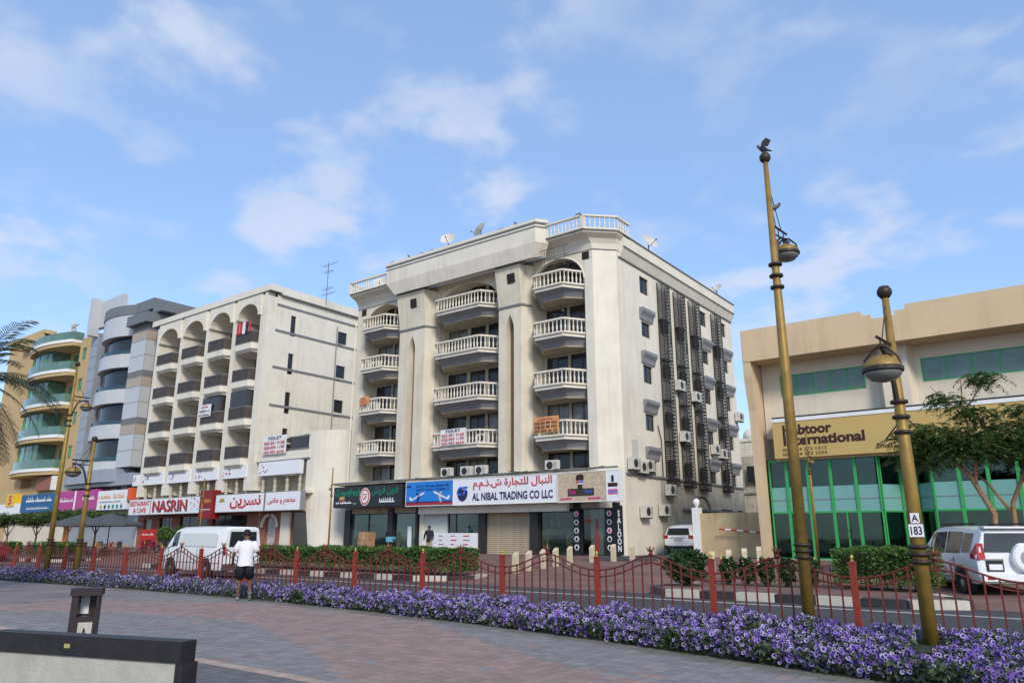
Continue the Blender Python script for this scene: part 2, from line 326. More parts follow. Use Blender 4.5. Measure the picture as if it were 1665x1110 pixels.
# ------------------------------------------------------------------ leaves (numpy)
def leaf_mesh(name, C, size, mats, mi=None, aspect=1.8, up=.3, seed=1):
    """rhombic leaf at every point of C, random orientation biased upward"""
    r = np.random.default_rng(seed); n = len(C); sz = size * r.uniform(.7, 1.3, n)[:, None]
    nr = r.normal(size=(n, 3)); nr[:, 2] = np.abs(nr[:, 2]) + up * 2; nr /= np.linalg.norm(nr, axis=1)[:, None]
    a = r.normal(size=(n, 3)); u = np.cross(nr, a); u /= np.linalg.norm(u, axis=1)[:, None] + 1e-9; w = np.cross(nr, u)
    bend = nr * sz * .25
    v = np.stack([C - u * sz * aspect / 2, C - w * sz / 2 + bend, C + u * sz * aspect / 2, C + w * sz / 2 + bend], 1).reshape(-1, 3)
    me = bpy.data.meshes.new(name); f = np.arange(n * 4).reshape(-1, 4)
    me.vertices.add(n * 4); me.vertices.foreach_set('co', v.ravel()); me.loops.add(n * 4); me.loops.foreach_set('vertex_index', f.ravel())
    me.polygons.add(n); me.polygons.foreach_set('loop_start', np.arange(0, n * 4, 4)); me.polygons.foreach_set('loop_total', np.full(n, 4))
    for m in mats: me.materials.append(m)
    if mi is not None: me.polygons.foreach_set('material_index', mi)
    me.update(calc_edges=True); return me
# ================================================================== ground
PINK = pavermat('pink_paver', (.285, .20, .175)); GREYV = pavermat('grey_paver', (.22, .20, .20))
DGREYV = pavermat('dark_paver', (.13, .125, .13)); LIGHTV = pavermat('light_paver', (.40, .30, .25))
ASPH = mat('asphalt', (.062, .06, .062), .85, .2, .5, .3, bscale=60)
SLAB = pavermat('edge_slab', (.17, .16, .135))
PLAZA = brickmat('plaza_bricks', (.25, .20, .19), (.21, .19, .19), (.09, .08, .08), .2, .2)
FARP = brickmat('far_pavers', (.24, .135, .11), (.20, .12, .10), (.10, .08, .07), .2, .1)
SAND = mat('sandy_ground', (.30, .25, .18), .9, .15, .2)
CONC = mat('concrete', (.33, .32, .29), .85, .15, 3, .2, .3)
KERBW = mat('kerb_white', (.52, .49, .42), .8, .18, 3, .1, .3); KERBK = mat('kerb_black', (.035, .033, .036), .7, .25, 3)
def sheet(name, pts, m, kind='structure'):
    b = MB(); b.poly(pts, m); return tag(b.build(name), kind=kind)
sheet('ground', [(-600, -300, -.08), (400, -300, -.08), (400, 700, -.08), (-600, 700, -.08)], SAND)
sheet('plaza', [(-220, -80, -.012), (80, -80, -.012), (80, 13.62, -.012), (-220, 13.62, -.012)], PLAZA)
sheet('road', [(-220, 13.6, -.03), (80, 13.6, -.03), (80, 20.45, -.03), (-220, 20.45, -.03)], ASPH)
b = MB()
b.poly([(-220, 20.42, -.025), (80, 20.42, -.025), (80, 36, .5), (-220, 36, .5)], FARP); b.poly([(-220, 36, .5), (80, 36, .5), (80, 140, .5), (-220, 140, .5)], FARP)
far = tag(b.build('far_pavement'), kind='structure')
sheet('alley_lane', [(-20.8, 33, .409), (-17.0, 33, .409), (-17.0, 36, .506), (-20.8, 36, .506)], ASPH)
sheet('alley_lane', [(-20.8, 36, .506), (-17.0, 36, .506), (-17.0, 70, .506), (-20.8, 70, .506)], ASPH)
b = MB(); b.box(-60, 40, 18.75, 18.87, -.03, -.024, KERBW); tag(b.build('road_edge_line'), kind='structure')
b = MB(); b.box(-120, 40, 13.55, 13.75, -.05, .08, CONC); tag(b.build('near_kerb'), kind='structure')
# plaza pavers
def bf(x):                     # front edge of the flower bed
    xs = [-120, -60, -36, -32, -24, -18, -13.7, -9.1, -6.3, -3.2, 0, 6]; ys = [11.2, 11.2, 11.4, 11.5, 12.05, 12.05, 11.8, 11.25, 10.75, 10.0, 9.3, 8.6]
    return float(np.interp(x, xs, ys))
def zone(x, y):
    c = 8.4 + 1.9 * math.cos(2 * math.pi * (x + 14) / 22)
    if bf(x) - y < .42: return 3
    if abs(y - 5.85 - .03 * (x + 9)) < .12 and y < c - 1.4: return 2
    if y < 5.75: return 4
    return 1 if abs(y - c) < 1.5 else 0
PM = {0: GREYV, 1: PINK, 2: LIGHTV, 3: SLAB, 4: DGREYV}
def pavers():
    plaza = bpy.data.objects['plaza']
    cand = []
    for iy in range(45):
        for ix in range(120):
            x = -21.0 + ix * .2; y = 3.4 + iy * .2
            if y + .2 < bf(x) + .3:
                z = zone(x + .1, y + .1)
                if z < 2 and random.random() < .025: z = 1 - z
                cand.append((x, y, z))
    b = MB(); b.poly([(-21, 3.4, -.009), (3, 3.4, -.009), (3, 12.3, -.009), (-21, 12.3, -.009)], mat('joint_sand', (.055, .048, .045), .95, .3, 8)); b.build('paver_bedding', plaza)
    P = np.array([(c[0] + .1, c[1] + .1, 0) for c in cand]); v = P - np.array([0, 0, CH]); dz = v @ _fw
    px = 832.5 + 1200 * (v @ _rt) / dz; py = 555 - 1200 * (v @ _up) / dz
    vis = (px > -10) & (px < 1675) & (py < 1125); dist = np.linalg.norm(v, axis=1)
    # skip those hidden behind the bench
    hid = (px < 345) & (py > 1000)
    order = np.argsort(np.where(vis & ~hid, dist, 1e9)); near = set(order[:300].tolist())
    meshes = {}
    for k, m in PM.items():
        b = MB(); b.box(-.0925, .0925, -.0925, .0925, -.03, 0, m); meshes[k] = b.data('paver')
    rest = MB()
    for i, (x, y, z) in enumerate(cand):
        if not vis[i] and dist[i] > 9: continue
        dzz = random.uniform(-.0025, .002)
        if i in near: inst('paver', meshes[z], plaza, (x + .1, y + .1, dzz), rz=random.uniform(-.012, .012))
        else: e = random.uniform(.005, .010); rest.box(x + e, x + .2 - e, y + e, y + .2 - e, -.02, dzz, PM[z])
    o = rest.build('paver_field', plaza); o['kind'] = 'stuff'
pavers()
# kerbs and islands on the far side of the road
_kerb = []
for m in (KERBW, KERBK):
    b = MB(); b.box(-.47, .47, -.15, .15, -.1, .17, m); _kerb.append(b.data('kerb_stone'))
def island(name, poly, zt, label):
    b = MB(); b.prism(poly, -.05, zt, FARP); o = b.build(name); tag(o, kind='structure')
    n = len(poly); k = 0
    for i in range(n):
        a = Vector(poly[i]); c = Vector(poly[(i + 1) % n]); d = c - a; L = d.length; t = int(L / .96)
        if (a.y + c.y) / 2 > 22.5 and abs(d.y) < abs(d.x): continue
        if t == 0: continue
        for j in range(t):
            p = a + d * ((j + .5) / t); kk = k % 2; k += 1
            inst('kerb_stone', _kerb[kk], o, (p.x, p.y, zt - .16), rz=math.atan2(d.y, d.x), sc=(L / t / .95, 1, 1))
    return o
island('hedge_island', [(-40, 20.6), (-20.2, 20.6), (-19.0, 21.1), (-18.6, 22.0), (-19.0, 23.2), (-20, 24), (-40, 24)], .16, '')
island('planter_island', [(-9.6, 19.75), (-3.6, 19.75), (-2.5, 20.4), (-4.4, 24.2), (-9.9, 24.2), (-10.5, 22), (-10.3, 20.4)], .16, '')
island('cafe_island', [(-100, 20.6), (-52, 20.6), (-51, 21.4), (-51.5, 23.5), (-52.5, 24.2), (-100, 24.2)], .16, '')
# ================================================================== flower bed
def flower_bed():
    xs = np.arange(-75, 5, .5); back = 13.3
    prof = [(0, .0), (.03, .16), (.12, .27), (.35, .33), (.7, .36), (.92, .28), (1, .06)]
    b = MB(); rows = []
    for x in xs:
        f = bf(x) - .02; hh = 1 + .25 * math.sin(x * 1.7) * math.sin(x * .63 + 1)
        rows.append([(x, f + (back - f) * t, h * hh * .55) for t, h in prof])
    n = len(prof); vs = [p for r in rows for p in r]; fs = []
    for i in range(len(rows) - 1):
        for j in range(n - 1): fs.append((i * n + j, (i + 1) * n + j, (i + 1) * n + j + 1, i * n + j + 1))
    soil = mat('bed_dark_green', (.035, .045, .022), .95, .4, 6, .5)
    b.mesh(vs, fs, soil); bed = b.build('flower_bed'); tag(bed, 'long low bed of purple petunias along the red fence', 'flower bed', kind='stuff')
    # flowers and leaves on the mound surface
    def pts(N, x0, x1, lift, seed):
        r = np.random.default_rng(seed); x = r.uniform(x0, x1, N); t = r.beta(1.0, 1.15, N)
        f = np.array([bf(v) for v in x]); hh = 1 + .25 * np.sin(x * 1.7) * np.sin(x * .63 + 1)
        clump = .05 * np.sin(x * 5.1 + 2 * np.sin(t * 9)) + .04 * np.sin(x * 11 + t * 23)
        front = r.random(N) < .22
        t = np.where(front, r.uniform(-.01, .03, N), t)
        h = np.interp(t, [p[0] for p in prof], [p[1] for p in prof]) * hh * .70
        h = np.where(front, r.uniform(.03, .24, N) * hh, h + clump)
        y = f + (back - f) * t - np.where(front, r.uniform(.0, .10, N), 0)
        lx, ly = -1.93, 11.82; dx, dy = .162, -.987; tt = np.clip((x - lx) * dx + (y - ly) * dy, 0, .75); gap = np.hypot(x - lx - dx * tt, y - ly - dy * tt) > .19
        patch = (np.sin(x * 2.9 + 3 * np.sin(y * 2.1)) + np.sin(y * 5.3 + x * 1.3)) > -1.75
        keep = gap & (patch | (lift < .08))
        return np.stack([x, y, h + r.uniform(-.01, lift, N)], 1)[keep], front[keep]
    Cn, _ = pts(36000, -16, 4, .06, 3); Cf, _ = pts(22000, -75, -16, .05, 4)
    lm = leaf_mesh('petunia_leaves', np.concatenate([Cn, Cf]), .045, [LEAFF], seed=5)
    o = link(bpy.data.objects.new('petunia_leaves', lm), bed); o['kind'] = 'stuff'
    # flower = funnel: throat hexagon, purple ring, pale rim
    Fn, frn = pts(20000, -16, 4, .09, 8); Ff, frf = pts(12000, -75, -16, .09, 9); P = np.concatenate([Fn, Ff]); fr = np.concatenate([frn, frf])
    r = np.random.default_rng(11); N = len(P)
    nr = r.normal(size=(N, 3)) * .55 + np.array([.12, -.75, .65]); nr[fr] += np.array([0, -.8, -.2]); nr /= np.linalg.norm(nr, axis=1)[:, None]
    a = r.normal(size=(N, 3)); u = np.cross(nr, a); u /= np.linalg.norm(u, axis=1)[:, None]; w = np.cross(nr, u)
    S = r.uniform(.019, .035, N); k = 7; ang = np.arange(k) * 2 * math.pi / k
    rim = r.random(N)      # width of the pale rim
    r1 = .26; r2 = .62 + .22 * r.random(N)
    ca, sa = np.cos(ang), np.sin(ang)
    def ring(rad, h): return P[:, None, :] + (u[:, None, :] * ca[None, :, None] + w[:, None, :] * sa[None, :, None]) * (S * rad)[:, None, None] + nr[:, None, :] * (S * h)[:, None, None]
    V = np.concatenate([ring(np.full(N, r1), -.25), ring(r2, .05), ring(np.ones(N), .12)], 1)   # N,3k,3
    faces = []; mi = []
    base = [tuple(range(k))] ; quads1 = [(j, (j + 1) % k, k + (j + 1) % k, k + j) for j in range(k)]; quads2 = [(k + j, k + (j + 1) % k, 2 * k + (j + 1) % k, 2 * k + j) for j in range(k)]
    me = bpy.data.meshes.new('petunia_flowers'); nv = 3 * k
    me.vertices.add(N * nv); me.vertices.foreach_set('co', V.reshape(-1))
    li = np.concatenate([np.array(base[0]), np.array(quads1 + quads2).ravel()]); per = len(li)
    loops = (li[None, :] + (np.arange(N) * nv)[:, None]).ravel(); me.loops.add(len(loops)); me.loops.foreach_set('vertex_index', loops)
    tot = np.array([k] + [4] * (2 * k)); st = np.concatenate([[0], np.cumsum(tot)[:-1]])
    me.polygons.add(N * len(tot)); me.polygons.foreach_set('loop_start', (st[None, :] + (np.arange(N) * per)[:, None]).ravel()); me.polygons.foreach_set('loop_total', np.tile(tot, N))
    for m in (PET3, PET1, PET2): me.materials.append(m)
    white = rim < .42
    mi = np.tile(np.array([0] + [1] * (2 * k)), (N, 1)); mi[:, 1 + k:] = np.where(rim[:, None] < .52, 2, 1); mi[white, 0] = 0
    me.polygons.foreach_set('material_index', mi.ravel()); me.update(calc_edges=True)
    o = link(bpy.data.objects.new('petunia_flowers', me), bed); o['kind'] = 'stuff'
flower_bed()
# ================================================================== red fence
FY = 13.42; FSP = 2.422; FX0 = -3.2
def fence():
    root = thing('street_fence', 'long red iron fence with arched panels and gold finials behind the petunia bed', 'fence', (FX0, FY, 0))
    b = MB(); b.box(-.048, .048, -.048, .048, 0, 1.16, REDP); b.prism([(-.058, -.058), (.058, -.058), (.058, .058), (-.058, .058)], 1.16, 1.185, REDP); post = b.data('post')
    b = MB(); b.lathe([(.022, 0), (.03, .015), (.014, .035), (.03, .06), (.032, .075), (.014, .10), (.006, .115)], (0, 0, 0), GOLDL, 8); fin = b.data('finial', True)
    # panel rails: two arched rails
    def arch(x): t = (x / FSP - .5); return .92 + .30 * math.exp(-(t / .26) ** 2)
    b = MB(); xs = np.linspace(.06, FSP - .06, 25)
    b.tube([(x, 0, arch(x)) for x in xs], .016, REDD, 5); b.tube([(x, 0, arch(x) - .13) for x in xs], .014, REDD, 5); b.box(.06, FSP - .06, -.015, .015, .10, .13, REDD)
    for s in (-1, 1): b.tube([(FSP / 2 + s * (.03 + .055 - .055 * math.cos(a)), 0, 1.10 + .05 * math.sin(a)) for a in np.linspace(0, 4.6, 9)], .009, REDD, 4)
    rails = b.data('panel')
    b = MB()     # crown at the middle of a panel
    b.lathe([(.02, 0), (.05, .03), (.03, .07), (.055, .10)], (0, 0, 0), REDD, 8)
    for k in range(5):
        a = 2 * math.pi * k / 5; b.tube([(.04 * math.cos(a), .04 * math.sin(a), .09), (.085 * math.cos(a), .085 * math.sin(a), .17)], [.016, .004], REDD, 4)
    b.tube([(0, 0, .08), (0, 0, .21)], [.018, .004], GOLDL, 5); crown = b.data('crown')
    pk = {}
    NP = 11
    for j in range(NP):
        x = FSP * (j + 1) / (NP + 1); b = MB(); b.box(-.0125, .0125, -.0125, .0125, .02, arch(x) - .005, REDD); pk[j] = b.data('picket')
    for i in range(-2, 22):
        x = FX0 - FSP * i
        p = inst('post', post, root, (x, FY, 0)); link(bpy.data.objects.new('finial', fin), p).location = (0, 0, 1.185)
        if i == 21: break
        x1 = x - FSP
        r = inst('panel', rails, root, (x1, FY, 0)); link(bpy.data.objects.new('crown', crown), r).location = (FSP / 2, 0, arch(FSP / 2))
        for j in range(NP):
            q = link(bpy.data.objects.new('picket', pk[j]), r); q.location = (FSP * (j + 1) / (NP + 1), 0, 0)
fence()
# ================================================================== street lamps
def lamp_head(n=16):
    b = MB(); b.lathe([(.04, .30), (.14, .27), (.30, .16), (.345, .06), (.35, 0)], (0, 0, 0), GOLD, n)
    c = MB(); c.lathe([(.352, .05), (.372, .03), (.372, -.03), (.352, -.05)], (0, 0, 0), BRONZE, n)
    d = MB(); d.lathe([(.345, -.02), (.32, -.10), (.22, -.19), (.05, -.235)], (0, 0, 0), mat('lamp_bowl', (.20, .20, .18), .25, .1, 3, spec=.5), n)
    return b.data('lamp_shade', True), c.data('shade_band'), d.data('lamp_bowl', True)
LH = lamp_head()
def street_lamp(label, loc, H, rb, rt_, arm_dir, hz, sc, L=.58, rz=0, group='bronze street lamps in the flower bed', small=False):
    t = thing('street_lamp', label, 'street lamp', loc, 0, group)
    b = MB(); b.tube([(0, 0, 0), (0, 0, H * .5), (0, 0, H)], [rb, rb * .8 + rt_ * .2, rt_], GOLD, 16); o = b.build('pole', t, True, True)
    b = MB(); b.lathe([(.0, 0), (.06, .02), (.105, .08), (.105, .14), (.07, .2), (.0, .22)] if not small else [(0, 0), (.03, .01), (.05, .05), (.03, .09), (0, .1)], (0, 0, H - .02), BRONZE, 12); b.build('ball_cap', t, True, True)
    rr = rb * .82
    zr = [hz - .38, hz - .6, hz - .82] if not small else [hz - .3, hz - .4]
    for z in zr: b = MB(); b.lathe([(rr + .01, -.03), (rr + .04, -.02), (rr + .04, .02), (rr + .01, .03)], (0, 0, z), BRONZE, 16); b.build('collar', t, True, True)
    if not small:
        for z in (1.25, 1.35, 1.45): b = MB(); b.lathe([(rb + .0, -.03), (rb + .04, -.02), (rb + .04, .02), (rb, .03)], (0, 0, z), BRONZE, 16); b.build('collar', t, True, True)
    ax, ay = arm_dir
    b = MB()
    P = lambda d, z: (ax * d, ay * d, z)
    zt = hz + .55 * sc
    b.tube([P(.0, zt + .06), P(L * 1.15, zt + .06)], .028 * sc + .008, BRONZE, 4)
    b.tube([P(.05, zt - .10), P(L * 1.1, zt - .10)], .02 * sc + .006, BRONZE, 4)
    b.tube([P(rr * .8, hz - .55 * sc), P(.16 * sc + rr * .5, hz - .1 * sc), P(.34 * sc, hz + .25 * sc), P(.6 * sc, hz + .42 * sc), P(L * 1.1, zt - .06)], [.05 * sc, .05 * sc, .045 * sc, .04 * sc, .03 * sc], BRONZE, 6)
    for d in (.5, .9): b.tube([P(L * d, zt - .1), P(L * d, zt + .06)], .018 * sc, BRONZE, 4)
    b.build('bracket', t, False, True)
    b = MB(); b.tube([P(L * .75, zt + .06), P(rt_ * .5, min(H - .1, zt + 1.35 * sc))], .009, BRONZE, 4); b.tube([P(L * .35, zt + .06), P(rt_ * .5, min(H - .2, zt + 1.2 * sc))], .007, BRONZE, 4); b.build('stay_rod', t, False, True)
    hd = link(bpy.data.objects.new('lamp_shade', LH[0]), t); hd.location = P(L, hz); hd.scale = (sc, sc, sc)
    link(bpy.data.objects.new('shade_band', LH[1]), hd); link(bpy.data.objects.new('lamp_bowl', LH[2]), hd)
    b = MB()
    pxy = (-ay, ax)
    for s in (-1, 1):
        b.tube([(ax * L + pxy[0] * s * .33 * sc, ay * L + pxy[1] * s * .33 * sc, hz), (ax * L + pxy[0] * s * .30 * sc, ay * L + pxy[1] * s * .30 * sc, hz + .22 * sc), (ax * L + pxy[0] * s * .12 * sc, ay * L + pxy[1] * s * .12 * sc, hz + .42 * sc), (ax * L, ay * L, zt - .06)], .028 * sc, BRONZE, 6)
    b.build('yoke', t, True, True)
    return t
GL = 'bronze street lamps in the flower bed'
ld = (-.86, -.51)
sl = street_lamp('short bronze street lamp with number plate 183 in the petunia bed', (-1.93, 11.82, 0), 5.05, .098, .05, (-.1, -.99), 3.85, .74, group=GL)
pl = MB(); pl.prismY([(-.11, 2.02), (.11, 2.02), (.11, 2.24), (-.11, 2.24)], -.006, 0, SIGNW)
def plate(t, z0, z1, w, txt, y):
    ang = math.atan2(-t.location.x, t.location.y) * .55
    b = MB(); b.box(-w / 2, w / 2, -.004, .004, z0, z1, SIGNW); o = b.build('number_plate', t, False, True)
    d = Vector((0, 0, 0)) - Vector(t.location); d.z = 0; d.normalize(); o.location = (d.x * y, d.y * y, 0); o.rotation_euler = (0, 0, math.atan2(d.x, -d.y))
    q = text(None, txt, -w * .38, w * .38, z0 + (z1 - z0) * .16, z1 - (z1 - z0) * .16, -.007, TXK, .02); q.parent = o; q.location = (-w * .38, -.007, z0 + (z1 - z0) * .16)
plate(sl, 1.58, 1.75, .18, '183', .1); plate(sl, 1.765, 1.90, .11, 'A', .1)
b = MB(); b.box(-2.3, -1.6, 11.5, 12.2, -.1, .14, CONC); tag(b.build('lamp_footing'), 'concrete footing block under the numbered street lamp', 'footing')
tl = street_lamp('tall bronze street lamp with pigeons on top, at the fence beside the planter', (-3.88, 13.12, 0), 8.5, .1, .045, (.1, .99), 6.8, .66, group=GL)
street_lamp('short bronze street lamp near the café parasols in the petunia bed', (-29.6, 12.75, 0), 5.05, .098, .05, (-.1, -.99), 3.85, .74, group=GL)
street_lamp('tall bronze street lamp behind the short one near the café parasols', (-33.0, 13.1, 0), 8.5, .1, .045, (.1, .99), 6.8, .66, group=GL)
for i, (x, lab) in enumerate(((-8.6, 'slim yellow lamp post before the green glass shop'), (-37.9, 'slim yellow lamp post beside the black burger shop sign'), (-52.7, 'slim yellow lamp post before the white restaurant signs'))):
    street_lamp(lab, (x, 31, gz(31)), 5.35, .06, .035, (.6, -.8), 4.05, .33, .3, group='slim yellow lamp posts on the far pavement', small=True)
# pigeons
def pigeon(loc, rz, label, sc=1.0, wings=False, group='pigeons perched about the street'):
    t = thing('pigeon', label, 'pigeon', loc, rz, group); t.scale = (sc, sc, sc)
    PG = mat('pigeon_grey', (.10, .105, .12), .7, .3, 30); PW = mat('pigeon_pale', (.35, .35, .36), .7, .2, 30)
    b = MB(); b.lathe([(.0, -.17), (.02, -.15), (.03, -.09), (.058, -.02), (.062, .04), (.045, .09), (.028, .12)], (0, 0, 0), PG, 8, 'x'); vs = b.v
    b.v = [(x, y, z + .09 + x * .35) for x, y, z in vs]
    b.lathe([(.0, .19), (.022, .185), (.03, .16), (.03, .135), (.022, .11)], (.12, 0, .02), PG, 8); b.tube([(.145, 0, .18), (.18, 0, .17)], [.009, .002], BLACK, 4)
    for s in (-1, 1): b.tube([(.01, s * .02, .05), (.015, s * .02, .0)], .005, REDP, 4)
    b.build('body', t, True, True)
    for s in (-1, 1):
        w = MB()
        if wings: w.mesh([(.08, s * .04, .14), (-.08, s * .04, .13), (-.12, s * .24, .17), (.0, s * .34, .19), (.07, s * .2, .18)], [(0, 1, 2, 3, 4)], PW)
        else: w.mesh([(.08, s * .05, .13), (.02, s * .066, .07), (-.17, s * .03, .03), (-.05, s * .055, .12)], [(0, 1, 2, 3)], PW)
        w.build('wing', t, False, True)
    return t
pigeon((-3.88, 13.12, 8.70), 3.6, 'pigeon spreading its wings on top of the tall lamp', .85, True)
pigeon((-3.86, 13.12 + .2, 7.55), .6, 'pigeon perched on the stay rod of the tall lamp', .85)
pigeon((-3.82, 13.12 + .62, 6.8 + .17), 2.2, 'pigeon perched on the shade of the tall lamp', .85)
# ================================================================== plaza furniture
def bench():
    a = Vector((-7.27, 2.60, 0)); c = Vector((-5.42, 3.20, 0)); d = c - a; L = d.length
    t = thing('concrete_bench', 'concrete bench with black timber backrest and seat seen from behind', 'bench', a, math.atan2(d.y, d.x))
    CB = mat('bench_concrete', (.40, .39, .34), .85, .15, 5, .25, .35); TB = mat('bench_black_timber', (.022, .02, .022), .5, .3, 8, .1)
    b = MB(); b.box(-.03, L - .05, -.06, .06, 0, .70, CB); b.box(-.03, L - .05, .06, .55, 0, .36, CB); b.build('concrete_base', t, False, True)
    b = MB(); b.box(0, L, -.075, .075, .703, .85, TB); b.box(L - .04, L + .03, -.075, .075, .2, .702, TB); b.build('backrest', t, False, True)
    for k in range(4):
        b = MB(); b.box(-.02, L + .12, .10 + k * .13, .215 + k * .13, .365, .42, TB); b.build('seat_slat', t, False, True)
    b = MB(); b.box(L * .42, L * .45, -.0775, -.074, .76, .79, mat('sticker', (.4, .35, .12), .6, .4, 60)); b.build('sticker', t, False, True)
bench()
def bin_():
    t = thing('litter_bin', 'dark brown metal litter bin with a posting slot behind the bench', 'litter bin', (-9.85, 4.42, 0), R(58)); t.scale = (.72, .8, 1.0)
    DB = mat('bin_brown', (.028, .018, .02), .45, .25, 6)
    b = MB(); b.box(-.2, .2, -.17, .17, 0, .66, DB); b.box(-.2, -.1, -.17, .17, .66, .9, DB); b.box(.17, .2, -.17, .17, .66, .9, DB); b.box(-.1, .17, .1, .17, .66, .9, DB); b.build('body', t, False, True)
    b = MB(); b.box(-.23, .23, -.2, .2, .9, .96, DB); b.prismX([(-.2, .96), (.2, .96), (.17, .985), (-.17, .985)], -.23, .23, DB); b.build('lid', t, False, True)
    b = MB(); b.box(-.06, .15, -.175, -.171, .34, .6, mat('bin_notice', (.42, .40, .34), .6, .15, 20)); o = b.build('notice_plate', t, False, True)
    b = MB(); b.prismY([(.03, .43), (.06, .46), (.055, .52), (.03, .54), (.02, .50), (.015, .46)], -.178, -.1755, BLACK); b.build('notice_symbol', o, False, False) if False else b.build('notice_symbol', t, False, True)
    b = MB(); b.box(-.1, .03, .09, .099, .68, .88, SIGNW); b.build('inner_label', t, False, True)
bin_()
# ================================================================== main arched building
MX0, MX1, MXC, MYF, MYB = -43.3, -20.8, -21.9, 37.0, 56.8
FL = [7.15, 10.2, 13.35, 16.45]          # balcony floor levels
BAYS = [(-42.35, -38.15), (-34.95, -29.0), (-26.5, -22.5)]
def ellipse_arch(x0, x1, zs, rise, n=18):
    cx = (x0 + x1) / 2; a = (x1 - x0) / 2
    return [(cx - a * math.cos(math.pi * i / n), zs + rise * math.sin(math.pi * i / n)) for i in range(n + 1)]
CURT = mat('curtained_glass', (.16, .15, .14), .2, .5, 1.5, spec=.5)
def main_building():
    t = thing('arched_apartment_block', 'cream apartment block with tall arches and balustrade balconies above shops', 'building', ((MX0 + MX1) / 2, MYF, gz(37)))
    g = .45
    # carcass: side, back, roof, recess back wall
    b = MB()
    wins = []
    rows = [(16.75, 17.9), (13.85, 14.85), (10.85, 12.0), (7.85, 8.9), (5.15, 6.0)]
    ycol = [(41.0, 42.25), (50.6, 51.75), (54.6, 55.6)]
    for (z0, z1) in rows:
        for (y0, y1) in ycol: wins.append((y0, y1, z0, z1))
    holes = [(y0 - 38.1, y1 - 38.1, z0 - g, z1 - g) for y0, y1, z0, z1 in wins]
    # low openings on the side: arched door and strip window
    holes += [(47.3 - 38.1, 49.6 - 38.1, .1, 2.75), (52.0 - 38.1, 54.3 - 38.1, 1.9, 2.95), (55.2 - 38.1, 56.3 - 38.1, 1.9, 2.95)]
    wall_holes(b, (MX1, 38.1, g), (0, 1, 0), (-1, 0, 0), MYB - 38.1, 19.0 - g, holes, .16, CREAM2)
    b.build('side_wall', t)
    b = MB()
    b.poly([(MX0, MYF, g), (MX0, MYB, g), (MX0, MYB, 19), (MX0, MYF, 19)], CREAM2); b.poly([(MX0, MYB, g), (MX1, MYB, g), (MX1, MYB, 19), (MX0, MYB, 19)], CREAM2)
    b.poly([(MX0, MYF, 19.0), (MXC, MYF, 19.0), (MX1, 38.1, 19.0), (MX1, MYB, 19.0), (MX0, MYB, 19.0)], DIRTY); b.build('outer_walls', t)
    b = MB(); b.prism([(MXC - .6, MYF), (MXC, MYF), (MX1 - .004, 38.096), (MX1 - .3, 38.6), (MXC - .6, 38.6)], g, 18.995, CREAM2); b.build('chamfered_corner', t)
    # ledge at first floor on the side, lower storey stained
    b = MB(); b.box(MX1 - .1, MX1 + .12, 38.2, MYB, 5.0, 5.12, TRIM); b.box(MX1 - .1, MX1 + .22, 45.5, MYB, 3.15, 3.3, TRIM); b.build('side_ledge', t)
    b = MB(); wall_holes(b, (MX1 + .03, 42.6, g), (0, 1, 0), (-1, 0, 0), MYB - 42.6, 4.5, [(47.3 - 42.6, 49.6 - 42.6, .1, 2.75), (52.0 - 42.6, 54.3 - 42.6, 1.9, 2.95), (55.2 - 42.6, 56.3 - 42.6, 1.9, 2.95)], .05, DIRTY); b.build('stained_plaster', t)
    for (y0, y1, z0, z1) in wins: window(t, (MX1 - .12, y0, z0), R(90), y1 - y0, z1 - z0, 2)
    for (y0, y1, z0, z1) in ((52.0, 54.3, 2.35, 3.4), (55.2, 56.3, 2.35, 3.4)): window(t, (MX1 - .1, y0, z0), R(90), y1 - y0, z1 - z0, 3)
    b = MB(); b.box(MX1 - .15, MX1 - .1, 47.3, 49.6, g, 3.2, DARK); b.build('side_door', t)
    b = MB(); pts = [(48.45 - 1.35 * math.cos(math.pi * i / 14), 3.2 + 1.0 * math.sin(math.pi * i / 14)) for i in range(15)]
    b.prismX(pts, MX1 + .0, MX1 + .06, RECESS); b.tube([(MX1 + .1, y, z) for y, z in pts], .09, TRIM, 6); b.build('door_arch', t)
    # window hoods on the side
    b = MB(); b.prismX([(0, .75), (0, 0), (-.08, 0), (-.14, .3), (-.3, .55), (-.3, .75)], 0, 1.75, GREYP); hood = b.data('window_hood')
    for r_, (z0, z1) in enumerate(rows[1:]):
        for (y0, y1) in ycol: inst('window_hood', hood, t, (MX1, y0 - .25, z1 + .08), R(90))
    # parapet with mouldings along the side
    b = MB(); b.prismY([(MX1, 18.35), (MX1 + .08, 18.4), (MX1 + .35, 19.0), (MX1 + .35, 19.75), (MX1 + .1, 19.75), (MX1 - .05, 19.0)], 38.4, MYB, CREAM2); b.build('side_parapet', t)
    b = MB(); b.box(MX1 + .0, MX1 + .42, 38.4, MYB + .05, 19.75, 19.82, TRIM); b.box(MX1 + .3, MX1 + .40, 38.4, MYB, 18.98, 19.04, TRIM); b.box(MX1, MX1 + .1, 38.2, MYB, 18.30, 18.36, TRIM); b.build('parapet_lines', t)
    # recess back wall with windows, at y = 38.5
    YB = 38.05
